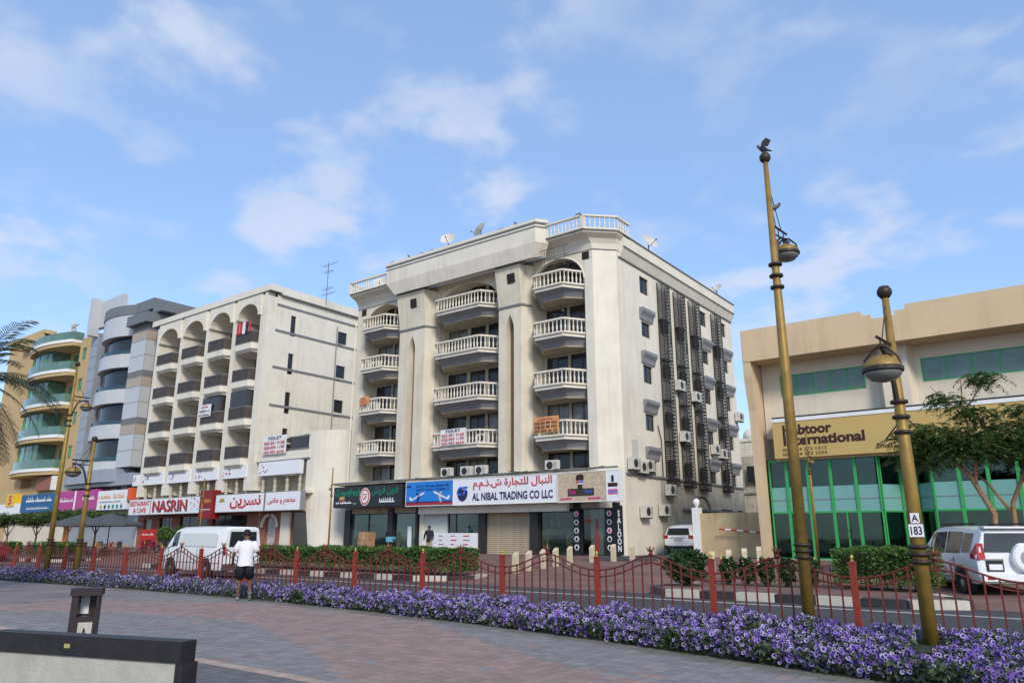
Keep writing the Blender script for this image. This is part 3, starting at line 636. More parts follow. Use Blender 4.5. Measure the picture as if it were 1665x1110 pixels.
    for (x0, x1) in BAYS:
        w = x1 - x0; hs = []
        levels = [5.35] + FL
        for k, z in enumerate(levels):
            zz = z + .05; h = 2.3 if k else 1.5
            if w > 5: segs = [(.35, 2.1), (2.4, 3.75), (4.0, 5.65)]
            else: segs = [(.4, 2.0), (2.2, 3.85)]
            for s in segs: hs.append((s[0], s[1], zz + .05 - g, zz + h - g))
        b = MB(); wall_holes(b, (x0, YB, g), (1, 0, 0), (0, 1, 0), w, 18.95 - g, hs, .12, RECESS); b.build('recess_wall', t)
        for h in hs: window(t, (x0 + h[0], YB + .06, g + h[2]), 0, h[1] - h[0], h[3] - h[2], 2, 1, FRAMED, random.choice((DGLASS, DGLASS, DGLASS, BGLASS, CURT)))
    # piers and wide pilasters
    b = MB(); b.box(MX0, BAYS[0][0], MYF, YB, g, 18.2, CREAM); b.build('end_pier', t)
    for (xa, xb) in ((BAYS[0][1], BAYS[1][0]), (BAYS[1][1], BAYS[2][0])):
        b = MB(); b.box(xa, xb, MYF, YB, g, 18.3, CREAM); b.build('pier', t)
        xc = (xa + xb) / 2; hw = (xb - xa) / 2 - .35; f = .72
        b = MB()
        # trapezoid pilaster with a lancet niche: left cheek, right cheek, strips around niche
        nw = .33; z0, z1 = 5.25, 15.9
        L0, R0 = xc - hw - .3, xc + hw + .3; L1, R1 = xc - hw, xc + hw; yf = MYF - f
        b.poly([(L0, MYF, z0), (L1, yf, z0), (L1, yf, z1), (L0, MYF, z1)], CREAM); b.poly([(R0, MYF, z0), (R1, yf, z0), (R1, yf, z1), (R0, MYF, z1)], CREAM)
        zn = 14.4; za = 15.4
        b.poly([(L1, yf, z0), (xc - nw, yf, z0), (xc - nw, yf, zn), (L1, yf, zn)], CREAM); b.poly([(R1, yf, z0), (xc + nw, yf, z0), (xc + nw, yf, zn), (R1, yf, zn)], CREAM)
        lan = [(-nw, zn)] + [(-nw * math.cos(a) ** 1.0 * (1 - .0), zn + (za - zn) * math.sin(a)) for a in np.linspace(.15, math.pi / 2, 6)]
        lan = [(-nw * (1 - (i / 6) ** 1.7), zn + (za - zn) * i / 6) for i in range(7)]
        for s in (-1, 1):
            e = L1 if s < 0 else R1
            for i in range(6):
                (u0, q0), (u1, q1) = lan[i], lan[i + 1]
                b.poly([(e, yf, q0), (xc - s * u0 * -1 if False else xc + s * -u0, yf, q0), (xc + s * -u1, yf, q1), (e, yf, q1)], CREAM)
                b.poly([(xc + s * -u0, yf, q0), (xc + s * -u1, yf, q1), (xc + s * -u1, MYF - .15, q1), (xc + s * -u0, MYF - .15, q0)], CREAM)
            b.poly([(xc + s * nw, yf, z0), (xc + s * nw, yf, zn), (xc + s * nw, MYF - .15, zn), (xc + s * nw, MYF - .15, z0)], CREAM)
        b.poly([(L1, yf, za), (R1, yf, za), (R1, yf, z1), (L1, yf, z1)], CREAM); b.build('pilaster', t)
        NICHE = mat('niche_brown', (.22, .165, .10), .9, .2, 3, 0, .4)
        b = MB(); b.box(xc - nw, xc + nw, MYF - .16, MYF - .12, z0, za, NICHE)
        for i in range(38): b.box(xc + nw - .14, xc + nw - .06, MYF - .2, MYF - .162, z0 + .2 + i * .23, z0 + .30 + i * .23, FRAMED)
        b.build('niche_screen', t)
        # flared capital with two small square windows
        b = MB()
        lo = [(L0, MYF), (L1, yf), (R1, yf), (R0, MYF)]; hi = [(L0 - .25, MYF), (L1 - .1, yf - .35), (R1 + .1, yf - .35), (R0 + .25, MYF)]
        b.prism(lo, 15.9, 18.55, CREAM, True, hi); b.prism([(p[0], p[1] - .02) for p in hi], 18.55, 18.63, TRIM)
        b.prism([(L0 - .05, MYF), (L1 - .05, yf - .07), (R1 + .05, yf - .07), (R0 + .05, MYF)], 15.85, 15.98, TRIM); b.build('capital', t)
        b = MB(); zc = 17.75; tt = (zc - 15.9) / 2.65; yy = yf - .35 * tt - .035
        b.mesh([(xc + .0, yy + .03, zc - .35), (xc + .62, yy + .03, zc - .35), (xc + .62, yy - .06, zc + .28), (xc + .0, yy - .06, zc + .28)], [(0, 1, 2, 3)], DARK); b.build('vent_opening', t)
    # arch spandrels
    for (x0, x1) in BAYS:
        zs = 16.95 if x1 - x0 < 5 else 16.6; rise = 1.7 if x1 - x0 < 5 else 2.05
        A = ellipse_arch(x0, x1, zs, rise); zt = 19.0; b = MB()
        for i in range(len(A) - 1):
            (xa, za), (xb, zb) = A[i], A[i + 1]
            b.poly([(xa, MYF - .02, za), (xb, MYF - .02, zb), (xb, MYF - .02, zt), (xa, MYF - .02, zt)], CREAM); b.poly([(xa, MYF - .02, za), (xb, MYF - .02, zb), (xb, YB, zb), (xa, YB, za)], CREAM)
        b.build('arch', t)
        b = MB(); b.tube([(x, MYF - .04, z) for x, z in A], .055, CREAM2, 5); b.build('arch_moulding', t)
    b = MB()
    for xa, xb in ((MX0, BAYS[0][0]), (BAYS[0][1], BAYS[1][0]), (BAYS[1][1], BAYS[2][0]), (BAYS[2][1], MXC)): b.box(xa, xb, MYF - .02, YB, 18.2, 19.0, CREAM)
    b.build('frieze', t)
    for x in (-42.6, -23.0 + .62):      # small square vents beside the wing arches
        b = MB(); b.box(x - .26, x + .26, MYF - .026, MYF - .022, 18.15, 18.65, DARK); b.build('vent_opening', t)
    # wing cornices (flared) with roof balustrades
    BAL = MB(); BAL.lathe([(.055, 0), (.055, .06), (.035, .09), (.06, .22), (.065, .30), (.03, .48), (.028, .60), (.05, .68), (.05, .74)], (0, 0, 0), CREAM2, 7); bal = BAL.data('baluster', True)
    def balustrade(parent, path, z, h=.95):
        b = MB()
        for i in range(len(path) - 1):
            p, q = Vector((*path[i], 0)), Vector((*path[i + 1], 0)); d = (q - p).normalized(); nn = Vector((-d.y, d.x, 0)); 
            for za, zb, wd in ((0, .1, .11), (h - .11, h, .10)):
                pp = [p + nn * wd, p - nn * wd, q - nn * wd, q + nn * wd]; b.prism([(v.x, v.y) for v in pp], z + za, z + zb, CREAM2)
        rail = b.build('balustrade_rail', parent)
        for i in range(len(path) - 1):
            p, q = Vector((*path[i], 0)), Vector((*path[i + 1], 0)); L = (q - p).length; n = max(2, int(L / .27))
            for k in range(n):
                v = p + (q - p) * ((k + .5) / n); inst('baluster', bal, parent, (v.x, v.y, z + .1), 0, (1, 1, (h - .21) / .74))
    for side, path in (('l', [(MX0 - .1, 37.6), (MX0 + .0, 36.1), (-38.4, 36.1)]), ('r', [(-25.3, 36.1), (-22.0, 36.1), (-20.45, 37.6), (-20.45, 39.2)])):
        b = MB(); lo = [(p[0] + (0.35 if side == 'r' and i > 1 else 0) * -1, p[1] + .95 if p[1] < 36.5 else p[1]) for i, p in enumerate(path)]
        if side == 'l': lo = [(MX0, 37.9), (MX0, 37.0), (-38.4, 37.0)]
        else: lo = [(-25.3, 37.0), (-21.9, 37.0), (-20.8, 38.1), (-20.8, 39.2)]
        steps = [(0, 18.75), (.12, 19.1), (.4, 19.4), (1, 19.62), (1.02, 19.78)]
        for i in range(len(path) - 1):
            for j in range(len(steps) - 1):
                (s0, z0), (s1, z1) = steps[j], steps[j + 1]
                P = lambda k, s, z: (lo[k][0] + (path[k][0] - lo[k][0]) * s, lo[k][1] + (path[k][1] - lo[k][1]) * s, z)
                b.poly([P(i, s0, z0), P(i + 1, s0, z0), P(i + 1, s1, z1), P(i, s1, z1)], CREAM2)
        top = [P_ for P_ in [(p[0], p[1], 19.78) for p in path]] + [(lo[k][0], lo[k][1] + .3, 19.78) for k in reversed(range(len(lo)))]
        b.poly(top, CREAM2); b.build('flared_cornice', t)
        b = MB(); b.tube([(p[0], p[1] - .02, 19.7) for p in path], .035, TRIM, 4); b.tube([(p[0], p[1] - .03, 18.72) for p in lo], .035, TRIM, 4); b.build('cornice_line', t)
        holder = MB(); holder.box(path[1][0] - .1, path[1][0] + .1, path[1][1] - .1, path[1][1] + .1, 19.78, 20.75, CREAM2); hd = holder.build('roof_balustrade', t)
        balustrade(hd, path, 19.78)
    # central projecting cornice box with mitred ends
    b = MB(); fr = 35.45; zb_, zt_ = 18.6, 20.75
    F = [(-38.6, fr), (-25.1, fr), (-24.6, 36.2), (-25.6, 37.0), (-37.4, 37.0), (-38.6, 36.2)]
    lo = [(-37.9, fr + .2), (-25.6, fr + .2), (-25.0, 36.4), (-25.8, 37.0), (-37.2, 37.0), (-38.0, 36.4)]
    b.prism(lo, zb_, zb_ + .9, CREAM2, True, F); b.v = [(x, y, z + (.42 if y > 36.9 else .2 if y > 36.1 else 0)) if z == zb_ else (x, y, z) for x, y, z in b.v]; b.prism(F, zb_ + .9, zt_, CREAM2); b.build('centre_cornice', t)
    b = MB(); b.prism([(p[0] + (-.06 if p[0] < -30 else .06), p[1] - .06) for p in F], zt_, zt_ + .10, TRIM); b.prism([(p[0] + (-.03 if p[0] < -30 else .03), p[1] - .03) for p in F], zt_ - .25, zt_ - .18, TRIM); b.prism([(p[0] + (-.06 if p[0] < -30 else .06), p[1] - .06) for p in F], zt_ + .10, zt_ + .3, CREAM2); b.build('cornice_cap', t)
    # balconies
    for bi, (x0, x1) in enumerate(BAYS):
        for z in FL:
            w = x1 - x0; ch = .95 if w < 5 else 1.05; yf = 35.95
            plan = [(x0 + .05, 37.3), (x0 + ch, yf), (x1 - ch, yf), (x1 - .05, 37.3)]
            inner = [(x0 + .3, 37.5), (x0 + ch + .25, yf + .6), (x1 - ch - .25, yf + .6), (x1 - .3, 37.5)]
            b = MB(); top = plan + [(x1 - .05, 38.0), (x0 + .05, 38.0)]
            b.prism(top, z - .14, z + .06, CREAM2); bo = b.build('balcony', t)
            s = MB(); bt = [(p[0], p[1]) for p in inner] + [(x1 - .3, 37.97), (x0 + .3, 37.97)]
            up_ = [(p[0] * .98 + (x0 + x1) / 2 * .02, p[1] + .06) for p in plan] + [(x1 - .1, 37.97), (x0 + .1, 37.97)]
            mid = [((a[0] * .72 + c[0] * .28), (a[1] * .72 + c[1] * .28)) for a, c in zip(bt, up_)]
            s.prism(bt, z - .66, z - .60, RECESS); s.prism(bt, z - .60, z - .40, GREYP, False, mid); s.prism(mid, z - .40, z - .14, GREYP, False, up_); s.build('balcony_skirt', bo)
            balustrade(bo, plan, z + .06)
    # awning scaffold over the top right balcony
    b = MB()
    for k in range(5): b.tube([(-26.3 + k * .75, 36.0, 17.7), (-26.3 + k * .75, 36.0, 19.0)], .02, STEEL, 4)
    b.tube([(-26.5, 36.0, 19.0), (-23.0, 36.0, 19.0)], .02, STEEL, 4); b.tube([(-26.5, 36.0, 18.4), (-23.0, 36.0, 18.4)], .02, STEEL, 4)
    b.build('awning_frame', t)
    for k in range(6): b = MB(); b.box(-26.0, -23.0, 37.3, 37.35, 17.75 + k * .13, 17.82 + k * .13, STEEL); b.build('louvre_slat', t)
    # steel lattice cages on the side wall
    CAGE = mat('black_lattice', (.02, .018, .018), .7, .3, 6)
    def cage(y0, y1, z0, z1):
        b = MB(); x0, x1 = MX1 + .02, MX1 + .38
        for yy in (y0, y1):
            for xx in (x0 + .03, x1): b.tube([(xx, yy, z0), (xx, yy, z1)], .03, CAGE, 4)
        n = int((z1 - z0) / .12)
        for i in range(n + 1):
            z = z0 + (z1 - z0) * i / n; b.box(x1 - .012, x1 + .012, y0, y1, z, z + .055, CAGE); b.box(x0, x1, y0 - .012, y0 + .012, z, z + .055, CAGE)
            if i % 2 == 0: b.box(x0, x1, y1 - .012, y1 + .012, z, z + .05, CAGE)
        for k in range(1, 5): b.tube([(x1, y0 + (y1 - y0) * k / 5, z0), (x1, y0 + (y1 - y0) * k / 5, z1)], .012, CAGE, 4)
        for k in range(5):
            z = z0 + (z1 - z0) * k / 5 + .1; b.box(x0, x1, y0, y1, z, z + .05, CAGE)
        for k in range(4): b.box(x0 + .1, x1 - .1, y0 + .2, y1 - .2, z0 + 3.1 * k + .8, z0 + 3.1 * k + 1.6, mat('caged_unit', (.05, .047, .045), .7, .3, 3))
        b.build('lattice_cage', t)
    for y0 in (43.4, 45.9, 48.4, 52.5): cage(y0, y0 + 1.2, 4.6 if y0 != 48.4 else 4.5, 18.0)
    b = MB()
    for yy in (44.9, 47.4): b.tube([(MX1 + .1, yy, 18.3), (MX1 + .12, yy, 16), (MX1 + .1, yy + .2, 14)], .025, BLACK, 4)
    b.tube([(MX1 + .06, 42.9, 5.1), (MX1 + .06, 42.9, 7.4), (MX1 + .06, 42.5, 8.3)], .03, BLACK, 5)
    b.tube([(MX0 - .08, 36.9, g), (MX0 - .08, 36.9, 17.8)], .06, CREAM2, 6); b.build('pipe', t)
    # patch panel on the lower side wall
    b = MB(); b.box(MX1 + .0, MX1 + .04, 39.0, 39.75, 5.2, 7.1, mat('patched_panel', (.50, .50, .47), .8, .15, 4)); b.build('wall_panel', t)
    # ---------------------------------------------------------------- shop level
    b = MB(); b.box(MX0, MXC, 35.6, MYF, 5.06, 5.2, DIRTY); b.box(MX0 - .2, -19.9, 35.55, 35.7, 5.16, 5.25, TRIM); b.build('canopy_slab', t)
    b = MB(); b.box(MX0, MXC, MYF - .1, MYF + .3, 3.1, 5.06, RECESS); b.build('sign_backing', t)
    ST = mat('black_stone', (.03, .028, .028), .4, .5, 4)
    for x0, x1, m in ((-43.3, -42.7, SIGNB), (-38.8, -38.3, SIGNB), (-36.1, -35.9, SIGNB), (-35.7, -35.35, CREAM), (-30.6, -30.05, ST), (-26.6, -26.0, ST), (-23.5, -23.1, BLACK), (-20.95, -20.75, BLACK)):
        b = MB(); b.box(x0, x1, MYF - .25, MYF + .3, gz(37) - .05, 3.4, m); b.build('shop_pier', t)
    b = MB(); b.box(-35.3, -23.6, 36.2, 36.5, 2.95, 3.42, CREAM2); b.build('shop_fascia', t)
    b = MB(); b.poly([(MX0, 38.2, g), (MXC, 38.2, g), (MXC, 38.2, 3.4), (MX0, 38.2, 3.4)], mat('shop_interior', (.05, .05, .055), .8, .6, 1.2)); b.build('shop_back_wall', t)
    SG = glass('shop_glass', (.75, .85, .85), .04, .02, .8)
    for x0, x1 in ((-42.7, -40.9), (-40.9, -38.8), (-38.3, -36.1), (-33.3, -30.6), (-26.0, -23.5), (-23.1, -20.95)):
        f = MB(); f.box(x0, x0 + .06, 36.95, 37.02, g + .05, 3.1, FRAMED); f.box(x1 - .06, x1, 36.95, 37.02, g + .05, 3.1, FRAMED); f.box(x0, x1, 36.95, 37.02, 3.04, 3.1, FRAMED); f.box(x0, x1, 36.95, 37.02, g, g + .12, FRAMED)
        o = f.build('shop_front', t); p = MB(); p.box(x0 + .06, x1 - .06, 36.98, 36.99, g + .12, 3.04, SG); p.build('pane', o)
    b = MB(); b.box(-35.35, -33.3, 36.85, 37.0, g, 3.2, mat('pale_panel', (.55, .58, .55), .5, .06, 2)); b.build('wall_panel', t)
    b = MB(); b.box(-35.35, -30.6, 36.65, 36.8, g, 1.75, SIGNW)
    for i in range(4):
        for j in range(4): b.box(-34.9 + i * 1.05, -34.45 + i * 1.05 + random.uniform(-.2, .1), 36.643, 36.649, .75 + j * .26, .82 + j * .26, random.choice((TXK, GREYP, TXR, GREYP)))
    b.build('notice_panel', t)
    for x0, x1 in ((-42.6, -38.9), (-38.2, -36.2), (-33.2, -30.7), (-25.9, -23.6), (-23.0, -21.0)):
        for k in range(12):
            w = random.uniform(.15, .5); xx = random.uniform(x0, x1 - w); zz = g + random.choice((.02, .02, .6, 1.2, 1.7)); c_ = random.choice(((.35, .05, .04), (.5, .5, .45), (.08, .2, .35), (.45, .33, .08), (.06, .18, .08), (.3, .3, .3)))
            b = MB(); b.box(xx, xx + w, 37.5 + random.random() * .3, 38.15, zz, zz + random.uniform(.15, .45), mat('stock_%d' % int(c_[0] * 100 + c_[1] * 10), c_, .6, .3, 5)); b.build('shop_stock', t)
    b = MB()
    for k in range(5):
        xa, xb = -35 + k * 2.6, -31 + k * 2.6; b.tube([(xa + (xb - xa) * u, 35.5 - .02 * k, 5.27 - .16 * math.sin(math.pi * u) + .05 * (k % 2)) for u in np.linspace(0, 1, 7)], .018, BLACK, 4)
    b.tube([(-33.5 + .02 * i, 35.9, 18 - i * 1.3) for i in range(10)], .01, STEEL, 3); b.build('cable', t)
    # roller shutter with slats
    b = MB(); SH = mat('shutter_tan', (.42, .35, .25), .6, .12, 3, 0, .3); b.box(-30.05, -26.6, 37.0, 37.1, g, 3.1, SH); sh = b.build('roller_shutter', t)
    b = MB(); b.prismX([(0, 0), (-.03, .03), (-.03, .085), (0, .115)], -30.04, -26.61, SH); sl_ = b.data('slat', False, (0, 0, 0))
    for i in range(22): inst('slat', sl_, sh, (0, 37.0, g + .02 + i * .117))
    # salon hexagon pictures and banners
    for x, y in ((-23.3, 36.73), (-21.25, 36.9)):
        for k in range(5):
            z = .95 + k * .46; flat(t, 'hexagon_picture', circ(x, z, .17, 6), y, SIGNW); flat(t, 'portrait', [(x - .09, z - .1), (x + .09, z - .1), (x + .07, z + .06), (x, z + .11), (x - .07, z + .06)], y - .009, random.choice((TXK, TXP, BRONZE)))
    b = MB(); b.box(-21.55, -20.98, 36.905, 36.95, g, 3.1, BLACK); b.build('black_panel', t)
    o = MB(); o.box(-20.72, -20.3, 36.7, 36.75, g + .1, 3.2, BLACK); o = o.build('saloon_banner', t); text(o, 'SALOON', -20.64, -20.40, .75, 2.95, 36.69, TXW, .03, vertical=True)
    text(t, 'SALOON', -22.25, -21.95, .7, 2.5, 36.94, TXR, .03, vertical=True)
    text(t, 'SALON', -22.95, -22.45, 2.3, 2.5, 36.94, TXR, .02)
    # posters inside the salon window
    b = MB(); b.box(-25.9, -23.6, 37.03, 37.05, g + .1, 2.0, mat('poster_tan', (.42, .34, .24), .6, .6, 2.5)); b.box(-25.4, -24.2, 37.01, 37.025, g + .1, 1.6, mat('poster_grey', (.14, .13, .12), .6, .6, 3)); b.build('window_poster', t)
    # white goods and a poster in the travel window
    b = MB(); b.box(-33.2, -30.7, 37.4, 38.0, g, 1.6, BLACK); b.box(-32.7, -32.2, 37.35, 37.4, 1.7, 2.1, TXR); b.box(-32.1, -31.7, 37.35, 37.4, 1.7, 2.1, SIGNW); b.build('travel_counter', t)
    b = MB(); b.box(-38.1, -36.5, 37.3, 37.9, g, 1.4, mat('shop_blue', (.12, .35, .5), .5, .3, 4)); b.build('shop_display', t); b = MB(); b.box(-42.4, -41.8, 37.4, 37.9, g, 1.7, mat('shop_blue', (.12, .35, .5), .5, .3, 4)); b.build('shop_display', t); b = MB(); b.box(-36.95, -36.6, 36.9, 36.94, .6, 2.2, SIGNW); b.build('white_panel', t)
    return t
MAIN = main_building()
# ---- shop signs on the main building (each a thing hung on the building)
def signbox(name, label, x0, x1, y0, y1, z0, z1, face, edge=None, group=None, cat='sign'):
    t = thing(name, label, cat, ((x0 + x1) / 2, y0, z0), 0, group)
    b = MB(); b.box(x0, x1, y0, y1, z0, z1, face)
    if edge:
        for a in ((x0 - .03, x1 + .03, z1, z1 + .04), (x0 - .03, x1 + .03, z0 - .04, z0), (x0 - .03, x0, z0, z1), (x1, x1 + .03, z0, z1)): b.box(a[0], a[1], y0 - .02, y1, a[2], a[3], edge)
    b.build('board', t); return t
s = signbox('shop_sign', 'black burger shop sign with green lettering and round GF logo', -43.2, -36.25, 35.55, 36.4, 3.5, 4.95, SIGNB)
text(s, 'Greenfresh', -43.0, -40.35, 4.28, 4.78, 35.53, TXG, .015, shear=.3); text(s, 'فرين فريش', -39.2, -36.6, 4.25, 4.85, 35.53, TXG, .02, ar=True)
text(s, '~', -42.9, -41.2, 3.72, 4.02, 35.53, TXW, .04); text(s, '~', -41.05, -40.75, 3.72, 3.82, 35.53, TXW, .01); text(s, '~', -38.4, -36.9, 3.7, 4.1, 35.53, TXW, .03, ar=True)
flat(s, 'logo_disc', circ(-39.85, 4.2, .52, 24, .6), 35.53, SIGNW); flat(s, 'logo_ring', circ(-39.85, 4.2, .46, 24, .54), 35.52, mat('logo_red', (.5, .05, .03), .5)); flat(s, 'logo_centre', circ(-39.85, 4.2, .36, 24, .43), 35.51, SIGNW); text(s, 'GF', -40.1, -39.6, 3.98, 4.42, 35.498, TXR, .02)
flat(s, 'burger_picture', circ(-42.25, 4.15, .3, 14, .12), 35.53, mat('bun_yellow', (.55, .36, .10), .6)); flat(s, 'burger_patty', [(-42.55, 3.98), (-41.95, 3.98), (-41.98, 4.1), (-42.52, 4.1)], 35.52, mat('patty', (.35, .10, .08), .6))
s = signbox('shop_sign', 'blue travel agency sign with two airliners', -35.85, -31.7, 35.55, 35.9, 3.48, 5.0, mat('sign_blue', (.015, .20, .62), .4, .08, 1), WHITE)
text(s, '~', -34.9, -32.0, 4.62, 4.85, 35.53, TXN, .01, ar=True); text(s, 'NEW SKY TRAVEL & TOURISM L.L.C', -34.9, -32.0, 4.40, 4.56, 35.53, TXN, .015)
flat(s, 'red_strip', [(-35.83, 3.5), (-31.72, 3.5), (-31.72, 3.66), (-35.83, 3.66)], 35.54, mat('strip_red', (.35, .02, .03), .5)); flat(s, 'navy_strip', [(-35.83, 3.66), (-31.72, 3.66), (-31.72, 3.73), (-35.83, 3.73)], 35.54, TXN)
flat(s, 'logo_arc', [(-35.6 + .25 * math.cos(a), 4.6 + .2 * math.sin(a)) for a in np.linspace(.3, 2.8, 8)] + [(-35.6 + .15 * math.cos(a), 4.58 + .12 * math.sin(a)) for a in np.linspace(2.8, .3, 8)], 35.53, TXN)
def plane(s, cx, cz, d, k, m1, m2):
    P = lambda u, v: (cx + d * (u * .94 - v * .34 * 1) * k, cz + (u * .38 + v * .92) * k)
    flat(s, 'airliner_picture', [P(-.75, -.03), P(.6, -.06), P(.78, 0), P(.6, .08), P(-.6, .06), P(-.75, .3), P(-.88, .3), P(-.82, .02)], 35.535, m1); flat(s, 'airliner_wing', [P(-.05, 0), P(.25, 0), P(-.1, -.42), P(-.3, -.42)], 35.525, m2); flat(s, 'airliner_wing', [P(0, .07), P(.2, .07), P(.02, .32), P(-.1, .32)], 35.525, m2)
plane(s, -34.75, 4.05, 1, .85, SIGNW, TXN); plane(s, -32.75, 4.08, -1, .9, SIGNW, mat('wing_grey', (.45, .45, .42), .5))
s = signbox('shop_sign', 'long white trading company sign with red Arabic and navy English lettering', -31.6, -23.75, 35.5, 35.9, 3.45, 5.0, SIGNW, WHITE)
text(s, 'النبال للتجارة ش.ذ.م.م', -30.0, -24.1, 4.28, 4.95, 35.48, TXR, .022, ar=True); text(s, 'AL NIBAL TRADING CO LLC', -30.05, -24.05, 3.66, 4.13, 35.48, TXN, .03)
flat(s, 'logo_disc', [(-30.85 + .42 * math.cos(a), 4.15 + .5 * math.sin(a)) for a in np.linspace(2.5, 6.6, 14)], 35.48, TXN); text(s, 'CT', -31.3, -30.4, 4.0, 4.55, 35.465, TXBL, .03, shear=.3)
s = signbox('shop_sign', 'barber sign with a bearded man on a beige doodle ground', -23.7, -20.55, 35.45, 35.9, 3.42, 5.0, mat('doodle_beige', (.52, .42, .30), .6, .35, 5), WHITE)
flat(s, 'name_panel', [(-23.0, 3.72), (-21.3, 3.72), (-21.3, 4.12), (-23.0, 4.12)], 35.44, mat('panel_dark', (.045, .035, .035), .5)); text(s, 'Punk', -22.9, -22.45, 3.82, 4.04, 35.425, TXP, .02); text(s, 'Style', -21.9, -21.42, 3.80, 4.06, 35.425, TXBL, .02)
flat(s, 'face_picture', [(-22.36, 4.15), (-22.0, 4.15), (-21.97, 4.6), (-22.4, 4.6)], 35.43, SIGNW); flat(s, 'hair_picture', [(-22.42, 4.55), (-21.95, 4.55), (-21.93, 4.82), (-22.1, 4.9), (-22.35, 4.88), (-22.44, 4.75)], 35.42, TXB); flat(s, 'beard_picture', [(-22.36, 4.34), (-22.0, 4.34), (-22.03, 4.15), (-22.18, 4.05), (-22.33, 4.15)], 35.42, TXB)
flat(s, 'glasses_picture', [(-22.4, 4.42), (-22.2, 4.42), (-22.2, 4.52), (-22.4, 4.52)], 35.41, TXR); flat(s, 'glasses_picture', [(-22.17, 4.42), (-21.97, 4.42), (-21.97, 4.52), (-22.17, 4.52)], 35.41, TXBL)
for x0, x1 in ((-23.5, -22.75), (-21.7, -20.9)): flat(s, 'colour_strip', [(x0, 3.52), (x1, 3.55), (x1, 3.63), (x0, 3.6)], 35.44, TXP)
s = signbox('shop_sign', 'narrow white barber sign end panel with pink and blue stripes', -20.5, -19.75, 35.45, 35.9, 3.42, 5.0, SIGNW, WHITE)
flat(s, 'face_picture', [(-20.2, 4.4), (-20.05, 4.4), (-20.05, 4.75), (-20.2, 4.75)], 35.44, TXK); flat(s, 'stripe', [(-20.42, 4.15), (-19.83, 4.15), (-19.83, 4.35), (-20.42, 4.35)], 35.44, TXB)
for k, m in enumerate((TXP, TXBL, TXP)): flat(s, 'stripe', [(-20.42, 3.75 + k * .1), (-19.83, 3.75 + k * .1), (-19.83, 3.82 + k * .1), (-20.42, 3.82 + k * .1)], 35.44, m)
# ---- banners on balconies
def banner(label, x0, x1, z0, z1, y, lines, m, txm, rot=0):
    t = thing('rental_banner', label, 'banner', ((x0 + x1) / 2, y, z0)); b = MB(); n = 6
    for i in range(n):
        a, c = x0 + (x1 - x0) * i / n, x0 + (x1 - x0) * (i + 1) / n; ya, yc = y + .03 * math.sin(i * 1.4), y + .03 * math.sin((i + 1) * 1.4)
        b.mesh([(a, ya, z0), (c, yc, z0), (c, yc, z1), (a, ya, z1), (a, ya + .01, z0), (c, yc + .01, z0), (c, yc + .01, z1), (a, ya + .01, z1)], [(0, 1, 2, 3), (7, 6, 5, 4)], m)
    b.build('sheet', t); h = (z1 - z0) / len(lines)
    for i, l in enumerate(lines): text(t, l, x0 + (x1 - x0) * (.2 if i == 0 else .06), x1 - (x1 - x0) * (.2 if i == 0 else .06), z1 - h * (i + .85), z1 - h * (i + .2), y - .045, txm[min(i, len(txm) - 1)], .02)
    return t
BW = mat('banner_white', (.70, .69, .70), .7, .06, 2); BO = mat('banner_orange', (.60, .30, .13), .75, .12, 2)
TL = ['TOLET', '055-551 0168', '050-900 1199', '055-955 6634']
banner('white to-let banner with red phone numbers on the centre balcony', -33.1, -30.9, 7.25, 8.3, 35.78, TL, BW, [TXN, TXR])
banner('orange rental banner with dark phone numbers on the right arch balcony', -25.6, -23.75, 7.45, 8.4, 35.76, ['~', '050-82 88 952', '058-82 88 952', '055-955 66 34'], BO, [TXR, TXB])
banner('small orange rental banner on the left arch balcony', -41.2, -40.2, 10.75, 11.35, 35.76, ['~', '~', '~'], BO, [TXR, TXR])
# ---- air conditioners
def ac_mesh(w=.85, h=.62, d=.33):
    b = MB(); b.box(0, w, 0, d, 0, h, ACW); b.box(.05, .09, .02, d - .02, -.05, 0, STEEL); b.box(w - .09, w - .05, .02, d - .02, -.05, 0, STEEL)
    f = MB(); f.lathe([(.0, -.006), (.22, -.006), (.235, 0)], (w * .38, 0, h * .5), FRAMED, 16, 'y')
    g_ = MB()
    for k in range(7): g_.box(w * .70, w * .96, -.006, 0, h * (.12 + .11 * k), h * (.17 + .11 * k), GREYP)
    return b.data('casing'), f.data('fan_grille'), g_.data('side_grille')
AC = ac_mesh()
def aircon(label, loc, rz, group, sc=1):
    t = thing('air_conditioner', label, 'air conditioner', loc, rz, group); t.scale = (sc, sc, sc)
    for n_, m in zip(('casing', 'fan_grille', 'side_grille'), AC): link(bpy.data.objects.new(n_, m), t)
    return t
ga = 'air conditioners on the canopy ledge of the arched block'
for x in (-33.3, -31.6, -30.4, -25.0): aircon('air conditioner on the ledge above the shop signs of the arched block', (x, 36.1, 5.25), 0, ga)
gb = 'air conditioners on balconies of the arched block'
for x, z in ((-42.2, 13.9), (-42.2, 7.6), (-42.2, 10.7), (-38.9, 13.9), (-38.9, 10.8), (-38.95, 7.6), (-31.5, 7.5)): aircon('air conditioner standing in a balcony recess of the arched block', (x, 37.6, z), 0, gb)
for lab, gr, spots in (('air conditioner on the side wall just behind the barber sign end', 'air conditioners behind the barber sign end', ((38.3, 5.3), (39.3, 5.15), (40.1, 5.3))),
                       ('air conditioner low on the stained side wall above the alley car', 'air conditioners low on the stained side wall', ((43.0, 4.0), (39.6, 2.6), (42.0, 2.75))),
                       ('air conditioner high on the side wall between the dark lattice cages', 'air conditioners between the lattice cages', ((45.3, 11.0), (47.9, 10.6), (45.6, 7.6), (50.7, 7.2), (52.0, 7.0)))):
    for y, z in spots: aircon(lab, (MX1 + .45, y, z), R(90), gr, 1.1)
aircon('air conditioner overhanging the rear corner of the side wall', (MX1 + .45, 56.0, 10.2), R(90), None, 1.1)
